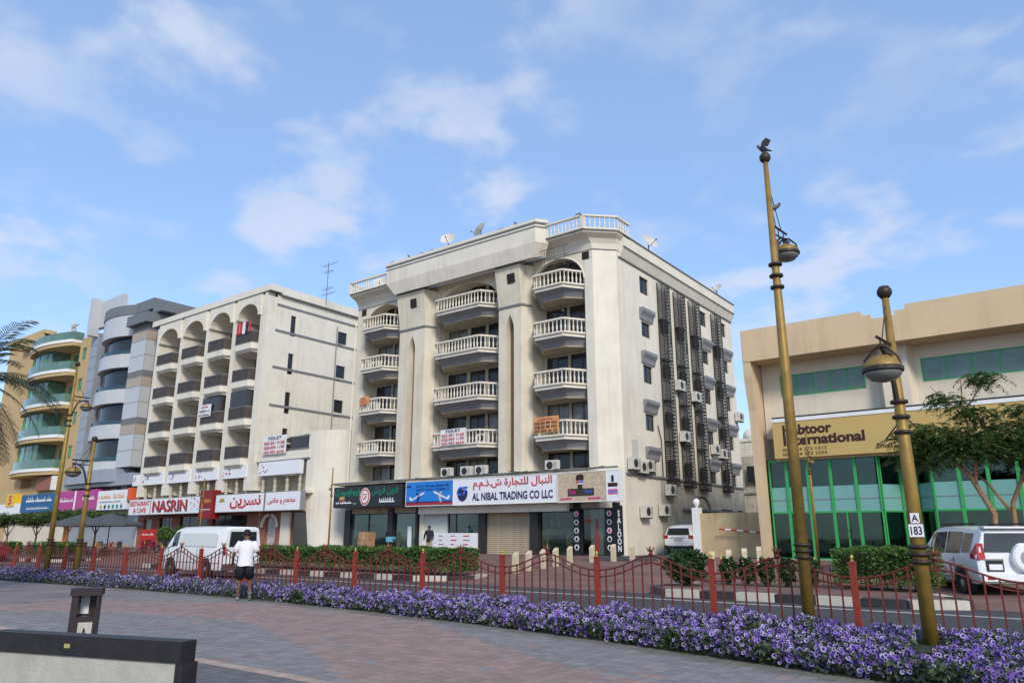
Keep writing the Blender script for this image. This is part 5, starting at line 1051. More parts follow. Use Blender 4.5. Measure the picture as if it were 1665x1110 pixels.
# ================================================================== green glass showroom
GX0 = -12.6
def showroom():
    t = thing('green_glass_showroom', 'sand coloured showroom with green framed glass front and stepped parapet', 'building', (-6, 37, .5)); g = .5; X1 = 14.0
    b = MB(); prof = [(GX0 - .1, 10.05), (X1, 10.05), (X1, 11.7), (-.7, 11.7), (-.7, 11.42), (-.75, 11.42), (-.75, 11.7), (-5.15, 11.7), (-5.15, 11.5), (-5.6, 11.5), (-5.6, 11.25), (-6.6, 11.25), (-6.6, 11.5), (-7.0, 11.5), (-7.0, 11.7), (GX0 - .1, 11.7)]
    prof = [(GX0 - .1, 10.05), (X1, 10.05), (X1, 11.68), (-5.15, 11.68), (-5.15, 11.46), (-5.6, 11.46), (-5.6, 11.25), (-6.6, 11.25), (-6.6, 11.46), (-7.0, 11.46), (-7.0, 11.68), (GX0 - .1, 11.68)]
    b.prismY(prof, 36.0, 36.5, TAN); b.poly([(GX0, 36.5, 10.5), (X1, 36.5, 10.5), (X1, 52, 10.5), (GX0, 52, 10.5)], TAN); b.box(GX0 - .1, X1, 36.5, 38, 10.05, 10.2, TAN); b.build('parapet', t)
    b = MB(); b.prismX([(36.03, 11.65), (36.03, 9.3), (36.35, 7.6), (36.6, g), (37.1, g), (37.1, 10.05), (52, 10.05), (52, 11.65)], GX0 - .13, GX0 + .25, TAN); b.box(GX0 - .05, GX0 + .2, 37.12, 52, g, 10.03, TAN); b.build('end_wall', t)
    # upper wall with strip windows
    w1 = (.9, 4.9, 2.05, 3.15); w2 = (7.3, 13.4, 2.05, 3.15)
    b = MB(); wall_holes(b, (GX0 + .25, 37.6, 6.3), (1, 0, 0), (0, 1, 0), X1 - GX0 - .25, 3.75, [w1, w2], .15, TANL); b.build('upper_wall', t)
    for w in (w1, w2): window(t, (GX0 + .25 + w[0], 37.62, 6.3 + w[2]), 0, w[1] - w[0], w[3] - w[2], 5 if w is w1 else 6, 1, GREENF, GGLASS)
    b = MB(); b.prism([(GX0 + 5.7, 37.6), (GX0 + 6.0, 36.9), (GX0 + 7.1, 36.9), (GX0 + 7.3, 37.6)], 7.1, 10.05, TANL); b.build('angled_bay', t)
    # sign band
    b = MB(); YS = 36.55; SO = mat('sign_ochre', (.50, .355, .125), .5, .05, 1); b.box(GX0 + .9, X1, YS, YS + .3, 5.2, 6.95, SO); b.box(GX0 + .9, X1, YS - .03, YS + .35, 6.95, 7.12, WHITE); b.box(GX0 + .9, X1, YS + .0, YS + 1.1, 7.12, 7.2, BLACK); b.box(GX0 + .9, X1, YS + .3, 37.6, 5.1, 6.3, TAN); b.build('sign_band', t)
    o = t
    text(o, 'Habtoor', -11.22, -8.95, 6.28, 6.78, YS - .012, TXB, .04); text(o, 'International', -11.22, -7.55, 5.78, 6.28, YS - .012, TXB, .04)
    text(o, '00971 4 272 1212', -11.3, -9.25, 5.52, 5.66, YS - .012, TXB, .01); text(o, '00971 4 272 2255', -11.3, -9.25, 5.30, 5.44, YS - .012, TXB, .01); text(o, 'Email : biha', -7.1, -5.7, 5.4, 5.62, YS - .012, TXB, .015)
    tri = [(-6.7, 5.75), (-5.85, 6.75), (-5.0, 5.75)]; b = MB(); b.tube([(x, YS - .02, z) for x, z in tri + [tri[0]]], .035, TXB, 4); b.build('triangle_logo', t); flat(t, 'logo_wedge', [(-6.5, 5.72), (-5.7, 5.72), (-5.75, 6.2), (-5.95, 5.85)], YS - .01, TXB)
    text(o, 'الحبتور', -2.0, 1.6, 6.3, 6.88, YS - .012, TXB, .03, ar=True); text(o, 'انترناشيونال', -3.9, 1.6, 5.75, 6.35, YS - .012, TXB, .03, ar=True); text(o, '٠٠٩٧١ ٤ ٢٧٢١٢١٢', -3.0, -.6, 5.52, 5.68, YS - .012, TXB, .008); text(o, '٠٠٩٧١ ٤ ٢٧٢٢٢٥٥', -3.0, -.6, 5.3, 5.46, YS - .012, TXB, .008)
    # curtain wall
    SGN = glass('green_shop_glass', (.35, .80, .66), .07, .02, .45); GF_ = mat('teal_film', (.16, .36, .33), .25, .08, 1, spec=.5)
    xs = [GX0 + .35, -11.4, -10.4, -9.37, -8.28, -7.27]; ys = 37.15
    def bayf(x0, x1, y0, y1, door=False):
        f = MB(); d = Vector((x1 - x0, y1 - y0, 0)); L = d.length; rz = math.atan2(d.y, d.x)
        for xx in (0, L - .07): f.box(xx, xx + .07, -.05, .08, g, 5.15, GREENF)
        for z in (g, 2.62, 5.08): f.box(0, L, -.045, .07, z, z + .08, GREENF)
        f.box(.07, L - .07, .0, .04, 3.22, 3.26, TRIM)
        if door: f.box(L * .47, L * .53, -.045, .07, g, 2.62, GREENF); f.box(.07, L - .07, -.045, .07, g + .08, g + .2, GREENF)
        o = f.data('glazing_frame'); q = inst('glazing_frame', o, t, (x0, y0, 0), rz)
        for z0, z1, m in ((g + .08, 2.62, SGN), (2.7, 3.22, GF_), (3.26, 3.85, GF_), (3.85, 5.08, SGN)):
            p = MB(); p.box(.07, L - .07, .01, .02, z0, z1, m); link(bpy.data.objects.new('pane', p.data('pane')), q)
        if door:
            h = MB(); h.tube([(L * .56, -.06, 1.5), (L * .56, -.14, 1.55), (L * .56, -.14, 1.85), (L * .56, -.06, 1.9)], .02, BLACK, 6); link(bpy.data.objects.new('door_handle', h.data('door_handle')), q)
    for i in range(5): bayf(xs[i], xs[i + 1], ys, ys, i in (3,))
    bayf(-7.27, -6.6, ys, ys + .9); bayf(-6.6, -5.9, ys + .9, ys + .9); bayf(-5.9, -5.2, ys + .9, ys)
    x = -5.2
    while x < 8: bayf(x, x + 1.06, ys, ys); x += 1.06
    b = MB(); b.box(GX0 + .3, X1, 36.7, 37.3, g - .1, g + .02, CONC); b.build('step', t)
    b = MB(); b.box(GX0 + .2, X1, 43, 43.1, g, 5.2, mat('showroom_wall', (.10, .11, .11), .8, .3, 1)); b.box(GX0 + .2, X1, 37.3, 43, 5.15, 5.2, DARK); b.box(GX0 + .2, X1, 37.3, 43, g - .02, g + .0, mat('showroom_floor', (.10, .10, .10), .4, .2, 1)); b.build('interior', t)
showroom()
CM = mat('copier_grey', (.45, .46, .47), .5, .06, 3)
for i, (x, w, h, lab) in enumerate(((-10.2, 1.0, 1.0, 'grey office copier behind the showroom door glass'), (-8.75, 1.5, 1.25, 'wide grey plotter behind the showroom glass'), (-7.75, .9, 1.55, 'tall pale copier with paper trays behind the showroom glass'), (-4.4, 1.0, 1.1, 'grey copier in the showroom beyond the parked car'))):
    t = thing('office_copier', lab, 'copier', (x, 38.0, .5)); b = MB(); b.box(-w / 2, w / 2, 0, .7, 0, h * .7, CM); b.prismX([(0, h * .7), (.7, h * .7), (.7, h), (.15, h), (0, h * .85)], -w / 2, w / 2, WHITE); b.build('cabinet', t, False, True)
    for k in range(3): 
        b = MB(); b.box(-w * .42, w * .42, -.02, 0, .1 + k * h * .2, .1 + k * h * .2 + h * .15, SIGNW); b.build('paper_tray', t, False, True)
# ================================================================== alley: gate post, boundary wall, barrier, buildings beyond
t = thing('boundary_wall', 'sand coloured boundary wall beside the alley with a white gate post', 'wall', (-15, 38.5, .5))
b = MB(); b.box(-16.7, -12.7, 38.5, 38.75, .45, 2.75, mat('boundary_sand', (.50, .38, .22), .85, .2, 1.2, .15, .5)); b.build('wall_panel', t); b = MB(); b.box(-17.0, -16.6, 38.4, 38.85, .45, 3.05, WHITE); b.build('gate_post', t)
b = MB(); b.lathe([(.08, 0), (.06, .06), (.16, .14), (.19, .28), (.15, .42), (.0, .5)], (-16.8, 38.62, 3.05), WHITE, 12); b.build('ball_finial', t, True)
t = thing('barrier_arm', 'red and white striped barrier arm by the boundary wall', 'barrier', (-12.9, 38.0, .5))
for k in range(8):
    x0 = -15.4 + k * .32; b = MB(); b.tube([(x0, 38.1, 1.93 - k * .028), (x0 + .32, 38.1, 1.93 - (k + 1) * .028)], .045, TXR if k % 2 == 0 and k < 7 else WHITE, 6); b.build('stripe', t)
b = MB(); b.box(-12.9, -12.65, 38.0, 38.25, .5, 1.8, GREYP); b.build('barrier_housing', t)
t = thing('rear_annex', 'stained beige annex building at the end of the alley', 'building', (-19, 64, .5)); b = MB(); b.box(-27.5, -8, 64, 80, .45, 5.0, DIRTY); b.box(-27.5, -8, 64.3, 80, 5.0, 8.3, DIRTY); b.build('walls', t); b = MB(); b.box(-27.6, -8, 63.9, 64.4, 5.0, 5.15, TRIM); b.build('ledge', t)
window(t, (-23.0, 63.95, 6.0), 0, 1.1, 1.4, 2)
t = thing('domed_villa', 'pale villa with a small white dome far behind the alley', 'building', (-29, 92, .5)); b = MB(); b.box(-38, -22, 92, 104, .45, 13.3, CREAM); b.box(-38.1, -21.9, 91.85, 92, 13.0, 13.4, CREAM2); b.build('walls', t)
b = MB(); b.lathe([(1.3, 0), (1.3, .5), (1.2, .9), (.75, 1.4), (.0, 1.6)], (-32.4, 93.5, 13.3), CREAM2, 16); b.build('dome', t, True); window(t, (-31.6, 91.93, 11.2), 0, 1.3, 1.5, 2)
# ================================================================== vehicles
def wheel_meshes(r, w, nsp=6):
    b = MB(); b.lathe([(r * .62, -w / 2), (r * .92, -w / 2), (r, -w * .32), (r, w * .32), (r * .92, w / 2), (r * .62, w / 2)], (0, 0, 0), RUBBER, 24, 'y', False); ty = b.data('tyre', True)
    b = MB(); b.lathe([(r * .66, -w * .42), (r * .62, -w * .2), (.05, -w * .2), (.0, -w * .2)], (0, 0, 0), BLACK, 20, 'y', False)
    b.lathe([(r * .66, -w * .44), (r * .58, -w * .40)], (0, 0, 0), RIM, 20, 'y', False); b.lathe([(.0, -w * .46), (.06, -w * .45), (.07, -w * .3)], (0, 0, 0), RIM, 10, 'y', False)
    for k in range(nsp):
        a = 2 * math.pi * k / nsp; c, s_ = math.cos(a), math.sin(a); p = (-s_ * .035, c * .035)
        b.mesh([(c * .04 + p[0], -w * .43, s_ * .04 + p[1]), (c * .04 - p[0], -w * .43, s_ * .04 - p[1]), (c * r * .62 - p[0] * 1.3, -w * .40, s_ * r * .62 - p[1] * 1.3), (c * r * .62 + p[0] * 1.3, -w * .40, s_ * r * .62 + p[1] * 1.3)], [(0, 1, 2, 3)], RIM)
    return ty, b.data('rim', False)
def ring(st):
    x, zb, z1, zl, zr, wl, wb, wr = st
    h = [(wl * .93, zb), (wl, z1), (wb, zl), (wr, zr - .07), (wr * .8, zr - .008), (0, zr)]
    return [(x, -y, z) for y, z in h] + [(x, y, z) for y, z in reversed(h[:-1])]      # right side (-y) first to left (+y)
def car(name, label, cat, loc, rz, S, wins, wheels, wr, body=CARW, group=None):
    t = thing(name, label, cat, loc, rz, group); R_ = [ring(s) for s in S]; n = 11; b = MB(); vs = [p for r in R_ for p in r]; fs = []
    for i in range(len(S) - 1):
        for j in range(n - 1): fs.append((i * n + j, (i + 1) * n + j, (i + 1) * n + j + 1, i * n + j + 1))
        fs.append((i * n + n - 1, (i + 1) * n + n - 1, (i + 1) * n, i * n))
    fs.append(tuple(range(n))); fs.append(tuple(reversed(range((len(S) - 1) * n, len(S) * n))))
    b.mesh(vs, fs, body); o = b.build('body', t, True, True); o.data.set_sharp_from_angle(angle=R(28))
    def lerp(a, c, u): return Vector(a) + (Vector(c) - Vector(a)) * u
    for (nm, i0, u0, i1, u1, v0, v1) in wins:          # side windows: station + fraction; v along belt->roof edge; both sides
        for (ja, jb, sg) in ((2, 3, -1), (8, 7, 1)):
            w = MB()
            def P(i, u, v):
                k = min(i, len(S) - 2); a = lerp(R_[k][ja], R_[k + 1][ja], u if i == k else 1); c = lerp(R_[k][jb], R_[k + 1][jb], u if i == k else 1); q = lerp(a, c, v); q.y += sg * .009; return q
            pts = [(i0, u0)] + [(i, 0) for i in range(i0 + 1, i1 + (1 if u1 > 0 else 0))] + [(i1, u1)]
            pts = [p for k, p in enumerate(pts) if k == 0 or p != pts[k - 1]]
            for k in range(len(pts) - 1): w.poly([P(*pts[k], v0), P(*pts[k + 1], v0), P(*pts[k + 1], v1), P(*pts[k], v1)], CARG)
            w.build(nm, t, False, True)
    ty, rm = wheel_meshes(wr, .23)
    for (x, y) in wheels:
        for sg in (-1, 1):
            d = MB(); d.lathe([(0, -.004), (wr + .065, -.004), (wr + .065, .0)], (x, sg * (y + .012), wr + .02), BLACK, 24, 'y'); d.build('wheel_arch', t, False, True)
            wv = thing('wheel', None, None); wv.parent = t; wv.location = (x, sg * (y - .085), wr); wv.rotation_euler = (0, 0, 0 if sg < 0 else math.pi)
            link(bpy.data.objects.new('tyre', ty), wv); link(bpy.data.objects.new('rim', rm), wv)
    return t
def quad(t, name, pts, m): b = MB(); b.poly(pts, m); return b.build(name, t, False, True)
def vbox(t, name, a, m): b = MB(); b.box(*a, m); return b.build(name, t, False, True)
def seams(t, xs, w, z0, z1, zs=()):
    for sg in (-1, 1):
        for x in xs: vbox(t, 'door_seam', (x - .007, x + .007, sg * w - .006, sg * w + .006, z0, z1), BLACK)
        for (xa, xb, z) in zs: vbox(t, 'trim_line', (xa, xb, sg * w - .007, sg * w + .007, z, z + .03), GREYP)
# white van on the road, heading left
VS = [(-2.36, .32, .55, 1.15, 1.90, .80, .83, .70), (-2.28, .30, .5, 1.15, 1.97, .84, .85, .74), (-.6, .30, .5, 1.15, 2.0, .85, .85, .75), (1.0, .30, .5, 1.15, 1.98, .85, .85, .74), (1.35, .30, .5, 1.13, 1.9, .85, .85, .73), (1.95, .30, .5, 1.08, 1.33, .84, .83, .76), (2.25, .32, .5, .98, 1.05, .80, .78, .72), (2.36, .38, .52, .8, .88, .72, .70, .62)]
v = car('delivery_van', 'white panel van driving along the road behind the fence', 'van', (-29.6, 17.95, -.03), R(180), VS, [('cab_window', 3, .12, 5, .05, .08, .88)], [(1.45, .85), (-1.2, .85)], .34)
quad(v, 'windscreen', [(1.42, -.66, 1.84), (1.42, .66, 1.84), (1.98, .72, 1.36), (1.98, -.72, 1.36)], CARG)
quad(v, 'rear_window', [(-2.385, -.62, 1.2), (-2.385, .62, 1.2), (-2.385, .58, 1.78), (-2.385, -.58, 1.78)], CARG)
for sg in (-1, 1): vbox(v, 'tail_lamp', (-2.385, -2.25, sg * .79 - .045, sg * .79 + .045, .88, 1.22), LAMPR); vbox(v, 'side_panel', (-1.9, .75, sg * .872 - .004, sg * .872 + .004, 1.2, 1.72), mat('van_panel', (.66, .69, .68), .3, .04, 1)) if sg > 0 else None
vbox(v, 'rear_bumper', (-2.46, -2.3, -.8, .8, .32, .55), mat('bumper_dark', (.10, .06, .06), .6, .2, 4)); vbox(v, 'number_plate', (-2.475, -2.462, -.25, .25, .6, .72), SIGNW)
seams(v, (.85, 1.72, -.5), .852, .5, 1.15, ((-2.2, 2.0, .56),)); vbox(v, 'door_handle', (.95, 1.1, .85, .87, 1.0, 1.05), BLACK); vbox(v, 'wiper', (-2.40, -2.39, -.3, .1, 1.22, 1.25), BLACK)
for sg in (-1, 1): vbox(v, 'mirror', (1.75, 1.87, sg * 1.0 - .09, sg * 1.0 + .09, 1.18, 1.42), BLACK)
# big white off-roader with a spare wheel, parked nose-in at the right
PS = [(-2.30, .50, .62, 1.10, 1.12, .84, .86, .80), (-2.27, .42, .6, 1.10, 1.72, .90, .92, .70), (-2.1, .40, .6, 1.10, 1.84, .93, .94, .70), (-.6, .36, .6, 1.08, 1.88, .94, .94, .72), (.35, .36, .6, 1.06, 1.86, .94, .94, .70), (.62, .36, .6, 1.06, 1.80, .94, .94, .69), (1.25, .36, .6, 1.05, 1.18, .94, .92, .78), (2.2, .40, .6, .98, 1.06, .90, .88, .76), (2.45, .5, .62, .85, .90, .78, .76, .66)]
ang = R(30); h = Vector((-math.sin(ang), math.cos(ang), 0)); rl = Vector((-2.9, 24.1, 0)); ctr = rl + h * 1.35 + Vector((math.cos(ang), math.sin(ang), 0)) * .86
p = car('off_roader', 'white off-road car with a rear spare wheel parked by the hedge', 'car', (ctr.x, ctr.y, -.02), ang + R(90), PS, [('rear_side_window', 2, .12, 2, .45, .12, .86), ('rear_door_window', 2, .5, 3, .15, .1, .9), ('front_door_window', 3, .22, 5, .35, .1, .9)], [(1.42, .94), (-1.35, .94)], .385)
quad(p, 'windscreen', [(.66, -.64, 1.76), (.66, .64, 1.76), (1.27, .76, 1.2), (1.27, -.76, 1.2)], CARG); quad(p, 'rear_window', [(-2.318, -.72, 1.2), (-2.318, .72, 1.2), (-2.288, .64, 1.68), (-2.288, -.64, 1.68)], CARG)
for sg in (-1, 1):
    b = MB(); b.mesh([(-2.29, sg * .70, 1.02), (-2.29, sg * .885, 1.0), (-2.0, sg * .945, 1.04), (-2.0, sg * .945, 1.16), (-2.22, sg * .85, 1.42), (-2.27, sg * .72, 1.42)], [(0, 1, 4, 5), (1, 2, 3, 4)], LAMPR); b.v = [(x - .035, y * 1.02, z) for x, y, z in b.v]; b.build('tail_lamp', p, False, True); vbox(p, 'roof_rail', (-1.9, .2, sg * .66 - .025, sg * .66 + .025, 1.9, 1.95), BLACK); vbox(p, 'mirror', (.95, 1.1, sg * 1.05 - .1, sg * 1.05 + .1, 1.12, 1.3), CARW)
    for x in (.25, -.85): vbox(p, 'door_handle', (x - .1, x + .1, sg * .955 - .012, sg * .955 + .012, .96, 1.0), CHROME)
    vbox(p, 'running_board', (-.85, 1.0, sg * .96 - .06, sg * .96 + .06, .36, .42), BLACK)
b = MB(); b.lathe([(.0, -.17), (.32, -.168), (.37, -.13), (.385, -.03), (.385, 0)], (-2.30, 0, 0), CARW, 28, 'x', True); b.v = [(x, y - .26, z + 1.05) for x, y, z in b.v]; o = b.build('spare_wheel_cover', p, True, True); o.data.set_sharp_from_angle(angle=R(25))
b = MB(); b.lathe([(.0, -.004), (.20, -.004), (.20, 0)], (-2.472, -.26, 1.05), mat('cover_badge', (.30, .30, .31), .4), 20, 'x', True); b.build('cover_badge', p, False, True)
vbox(p, 'rear_bumper', (-2.42, -2.2, -.86, .86, .48, .66), CARW); vbox(p, 'plate_recess', (-2.325, -2.3, .30, .72, .72, 1.0), BLACK); o = vbox(p, 'number_plate', (-2.335, -2.327, .34, .66, .76, .9), SIGNW)
seams(p, (.95, -.12, -1.0), .945, .5, 1.06, ((-.9, 1.0, .52),)); vbox(p, 'wiper', (-2.30, -2.285, -.1, .45, 1.24, 1.27), BLACK); vbox(p, 'fog_lamp', (-2.43, -2.4, .6, .78, .52, .58), LAMPR)
vbox(p, 'roof_spoiler', (-2.36, -2.05, -.66, .66, 1.80, 1.85), CARW); vbox(p, 'chrome_strip', (-2.325, -2.3, .28, .74, 1.0, 1.04), CHROME)
# SUV in the alley, rear towards the street
SS = [(-2.2, .48, .62, 1.05, 1.08, .84, .86, .78), (-2.06, .40, .6, 1.05, 1.56, .90, .91, .70), (-1.75, .36, .6, 1.05, 1.66, .93, .93, .68), (-.6, .34, .6, 1.03, 1.72, .93, .93, .69), (.35, .34, .6, 1.0, 1.68, .93, .92, .67), (1.2, .36, .6, .98, 1.06, .92, .90, .74), (2.1, .40, .6, .88, .94, .86, .84, .7), (2.3, .5, .6, .75, .8, .74, .72, .6)]
q = car('estate_suv', 'white SUV parked in the alley with its rear facing out', 'car', (-18.85, 42.7, .51), R(90), SS, [('side_window', 2, .1, 4, .6, .12, .88)], [(1.35, .93), (-1.35, .93)], .35)
quad(q, 'rear_window', [(-2.215, -.70, 1.12), (-2.215, .70, 1.12), (-2.10, .62, 1.50), (-2.10, -.62, 1.50)], CARG)
for sg in (-1, 1): vbox(q, 'tail_lamp', (-2.225, -2.05, sg * .78 - .14, sg * .78 + .14, .92, 1.10), LAMPR); vbox(q, 'reflector', (-2.235, -2.2, sg * .75 - .1, sg * .75 + .1, .5, .55), LAMPR)
vbox(q, 'rear_bumper', (-2.26, -2.1, -.85, .85, .34, .52), BLACK); vbox(q, 'number_plate', (-2.225, -2.205, -.26, .26, .80, .91), mat('plate_dim', (.4, .4, .4), .5)); vbox(q, 'chrome_strip', (-2.22, -2.2, -.5, .5, .95, .98), CHROME)
DS = [(-2.1, .4, .55, .9, .98, .78, .8, .6), (-1.5, .3, .5, .9, 1.05, .84, .86, .66), (-1.0, .3, .5, .9, 1.38, .85, .86, .6), (.2, .3, .5, .88, 1.42, .85, .86, .6), (1.0, .3, .5, .85, .98, .85, .84, .66), (1.9, .35, .5, .7, .8, .8, .78, .6), (2.1, .4, .5, .6, .65, .7, .68, .5)]
dp = onY(2, 903, 19.6)
car('red_hatchback', 'red car on the road at the far end of the fence', 'car', (dp[0] - 1.6, 19.0, -.03), R(180), DS, [('side_window', 1, .3, 4, .3, .1, .9)], [(1.3, .86), (-1.25, .86)], .31, mat('car_red', (.22, .012, .02), .25, .05, 1, spec=.6))
# ================================================================== people
def skin_obj(name, V, E, rad, m, parent, levels=1, root=0, smooth=True):
    me = bpy.data.meshes.new(name); me.from_pydata([tuple(v) for v in V], E, []); o = bpy.data.objects.new(name, me); COL.objects.link(o)
    md = o.modifiers.new('skin', 'SKIN'); md.use_smooth_shade = smooth
    for i, r in enumerate(rad): me.skin_vertices[0].data[i].radius = r if isinstance(r, tuple) else (r, r)
    me.skin_vertices[0].data[root].use_root = True
    s = o.modifiers.new('sub', 'SUBSURF'); s.levels = levels; s.render_levels = levels
    dg = bpy.context.evaluated_depsgraph_get(); me2 = bpy.data.meshes.new_from_object(o.evaluated_get(dg)); bpy.data.objects.remove(o)
    me2.materials.clear(); me2.materials.append(m); me2.name = name
    me2.polygons.foreach_set('use_smooth', [True] * len(me2.polygons))
    q = bpy.data.objects.new(name, me2); return link(q, parent)
def person(label, loc, rz, J, cl, sc=1.0):
    t = thing('person', label, 'person', loc, rz); t.scale = (sc, sc, sc)
    SK = cl['skin']
    V = []; E = []; RD = []
    def add(p, r, par=None):
        V.append(p); RD.append(r)
        if par is not None: E.append((par, len(V) - 1))
        return len(V) - 1
    pel = add(J['pel'], (.13, .10)); sp = add(J['spine'], (.125, .095), pel); chs = add(J['chest'], (.15, .10), sp); nk0 = add(J['neck'], (.072, .07), chs); nk = add(J['neck2'], (.066, .068), nk0); hd = add(J['head'], (.092, .105), nk); ht = add(J['htop'], (.085, .095), hd)
    for s in 'LR':
        sh = add(J['sh' + s], .062, chs); el = add(J['el' + s], .043, sh); wr = add(J['wr' + s], .030, el); d = (Vector(J['wr' + s]) - Vector(J['el' + s])).normalized(); pm = add(tuple(Vector(J['wr' + s]) + d * .07), (.034, .018), wr)
        side = d.cross(Vector((0, 0, 1))).normalized(); base = Vector(J['wr' + s]) + d * .08
        for k in range(4):
            q = base + side * ((k - 1.5) * .018); a = add(tuple(q + d * .03), .009, pm); add(tuple(q + d * (.065 - .008 * abs(k - 1.3)) + Vector((0, .012, -.008))), .007, a)
        a = add(tuple(Vector(J['wr' + s]) + d * .04 + side * .04), .010, pm); add(tuple(Vector(J['wr' + s]) + d * .075 + side * .055), .008, a)
        hp = add(J['hip' + s], (.095, .095), pel); kn = add(J['kn' + s], .058, hp); cf = add(tuple((Vector(J['kn' + s]) * .65 + Vector(J['an' + s]) * .35 + Vector((0, -.015, 0)))), .056, kn); an = add(J['an' + s], .036, cf); add(J['toe' + s], .034, an)
    body = skin_obj('body', V, E, RD, SK, t, 1)
    hp = Vector(J['head']); up_ = (Vector(J['htop']) - hp).normalized(); f = Vector(cl.get('look', (0, 1, 0))).normalized(); rgt = f.cross(up_).normalized()
    b = MB()      # hair cap
    for k in range(1): b.lathe([(.0, .112), (.05, .104), (.082, .07), (.094, .02), (.09, -.035), (.075, -.07)], (0, 0, 0), cl['hair'], 14)
    M = Matrix((rgt, f, up_)).transposed(); c = hp + up_ * .045 - f * .012
    b.v = [tuple(c + M @ Vector((x, y * 1.12, z))) for x, y, z in b.v]; b.build('hair', t, True, True)
    b = MB()
    for s in (-1, 1): q = hp + rgt * s * .086 + up_ * .0; b.tube([q - up_ * .03 + rgt * s * .0, q + rgt * s * .012, q + up_ * .03], [.010, .016, .010], SK, 6)
    q = hp + f * .095 - up_ * .005; b.tube([q + up_ * .03 - f * .01, q - up_ * .015 + f * .012], [.008, .014], SK, 6); b.build('ears_and_nose', t, True, True)
    b = MB()
    for s in (-1, 1): q = hp + f * .085 + rgt * s * .03 + up_ * .025; b.tube([q - rgt * .01, q + rgt * .01], .007, BLACK, 5)
    q = hp + f * .088 - up_ * .045; b.tube([q - rgt * .022, q + rgt * .022], .006, mat('lips', (.12, .05, .04), .6), 5); b.build('eyes_and_mouth', t, False, True)
    # shirt / jacket: lofted torso with sleeves; shorts / trousers: waist with two leg tubes
    jk, lg = cl.get('jacket'), cl.get('long'); cy = J['chest'][1] - .005; n = 18
    b = MB(); prof = [(.76 if jk else .845, .205, .145), (.95, .19, .138), (1.08, .178, .128), (1.22, .192, .13), (1.33, .208, .128), (1.40, .19, .112), (1.445, .125, .09), (1.475, .078, .074)]; vs = []; fs = []
    for z, rx, ry in prof:
        for i in range(n): a = 2 * math.pi * i / n; wob = 1 + (.025 * math.sin(3 * a + z * 9) if z < 1.2 else 0); vs.append((rx * wob * math.cos(a), cy + ry * wob * math.sin(a), z + .008 * math.sin(4 * a)))
    for k in range(len(prof) - 1):
        for i in range(n): fs.append((k * n + i, k * n + (i + 1) % n, (k + 1) * n + (i + 1) % n, (k + 1) * n + i))
    b.mesh(vs, fs, cl['top'])
    for s in 'LR':
        sh = Vector(J['sh' + s]); el = Vector(J['el' + s]); wr = Vector(J['wr' + s]); inn = Vector((sh.x * .55, cy, sh.z - .03))
        pts = [inn, sh, sh + (el - sh) * .35, sh + (el - sh) * (.78 if not jk else 1)]; rad = [.085, .088, .08, .078]
        if jk: pts.append(wr + (el - wr) * .08); rad[-1] = .065; rad.append(.048)
        b.tube(pts, rad, cl['top'], 12, True)
    b.build('jacket' if jk else 'shirt', t, True, True)
    b = MB(); pz = J['pel'][2]
    b.lathe([(.150, pz - .12), (.172, pz - .04), (.165, pz + .06)], (0, 0, 0), cl['bottom'], n); b.v = [(x, y * .80 + cy, z) for x, y, z in b.v]
    for s in 'LR':
        hp = Vector(J['hip' + s]); kn = Vector(J['kn' + s]); an = Vector(J['an' + s]); top = Vector((hp.x * .8, hp.y, pz - .02))
        pts = [top, hp + (kn - hp) * .3, kn + (hp - kn) * .12]; rad = [.112, .118, .108]
        if lg: pts += [kn + (an - kn) * .5, an + (kn - an) * .06]; rad = [.11, .11, .085, .07, .062]
        b.tube(pts, rad, cl['bottom'], 14, True)
    b.build('trousers' if lg else 'shorts', t, True, True)
    for s in 'LR':
        an = Vector(J['an' + s]); to = Vector(J['toe' + s]); d = (to - an); 
        skin_obj('shoe', [tuple(an + Vector((0, 0, -.005))), tuple(an - d * .25 + Vector((0, 0, -.03))), tuple(an + d * .5 + Vector((0, 0, -.012))), tuple(to + d.normalized() * .05)], [(0, 1), (0, 2), (2, 3)], [.046, .042, .046, .036], cl['shoe'], t, 1)
    return t
SKD = mat('brown_skin', (.13, .06, .035), .55, .12, 8); HAIRK = mat('black_hair', (.01, .009, .009), .7, .3, 30)
JG = dict(pel=(0, 0, .93), spine=(0, .0, 1.12), chest=(0, .01, 1.32), neck=(0, .0, 1.46), neck2=(-.01, .02, 1.51), head=(-.02, .05, 1.60), htop=(-.03, .07, 1.665), shL=(-.185, 0, 1.39), elL=(-.30, .0, 1.13), wrL=(-.34, .16, .95), shR=(.185, 0, 1.39), elR=(.30, -.01, 1.14), wrR=(.27, .22, 1.19), hipL=(-.095, 0, .89), knL=(-.11, .06, .49), anL=(-.12, .0, .085), toeL=(-.13, .14, .035), hipR=(.095, 0, .89), knR=(.13, .09, .50), anR=(.20, -.18, .20), toeR=(.20, -.13, .07))
person('man in a white t-shirt and black shorts walking past the petunia bed', (-17.45, 11.62, .0), R(48), JG, dict(skin=SKD, hair=HAIRK, look=(-.35, .9, -.25), top=mat('white_shirt', (.72, .70, .74), .8, .06, 8), bottom=mat('navy_shorts', (.012, .013, .022), .8, .2, 8), shoe=mat('grey_shoe', (.22, .22, .21), .7, .2, 20)))
M2 = dict(JG); M2.update(anR=(.11, -.05, .09), toeR=(.12, .09, .035), knR=(.11, .03, .49), wrL=(-.36, .06, .93), elL=(-.29, -.02, 1.14), elR=(.25, .02, 1.13), wrR=(.2, .15, .95))
mp = onY(697, 905, 35.0)
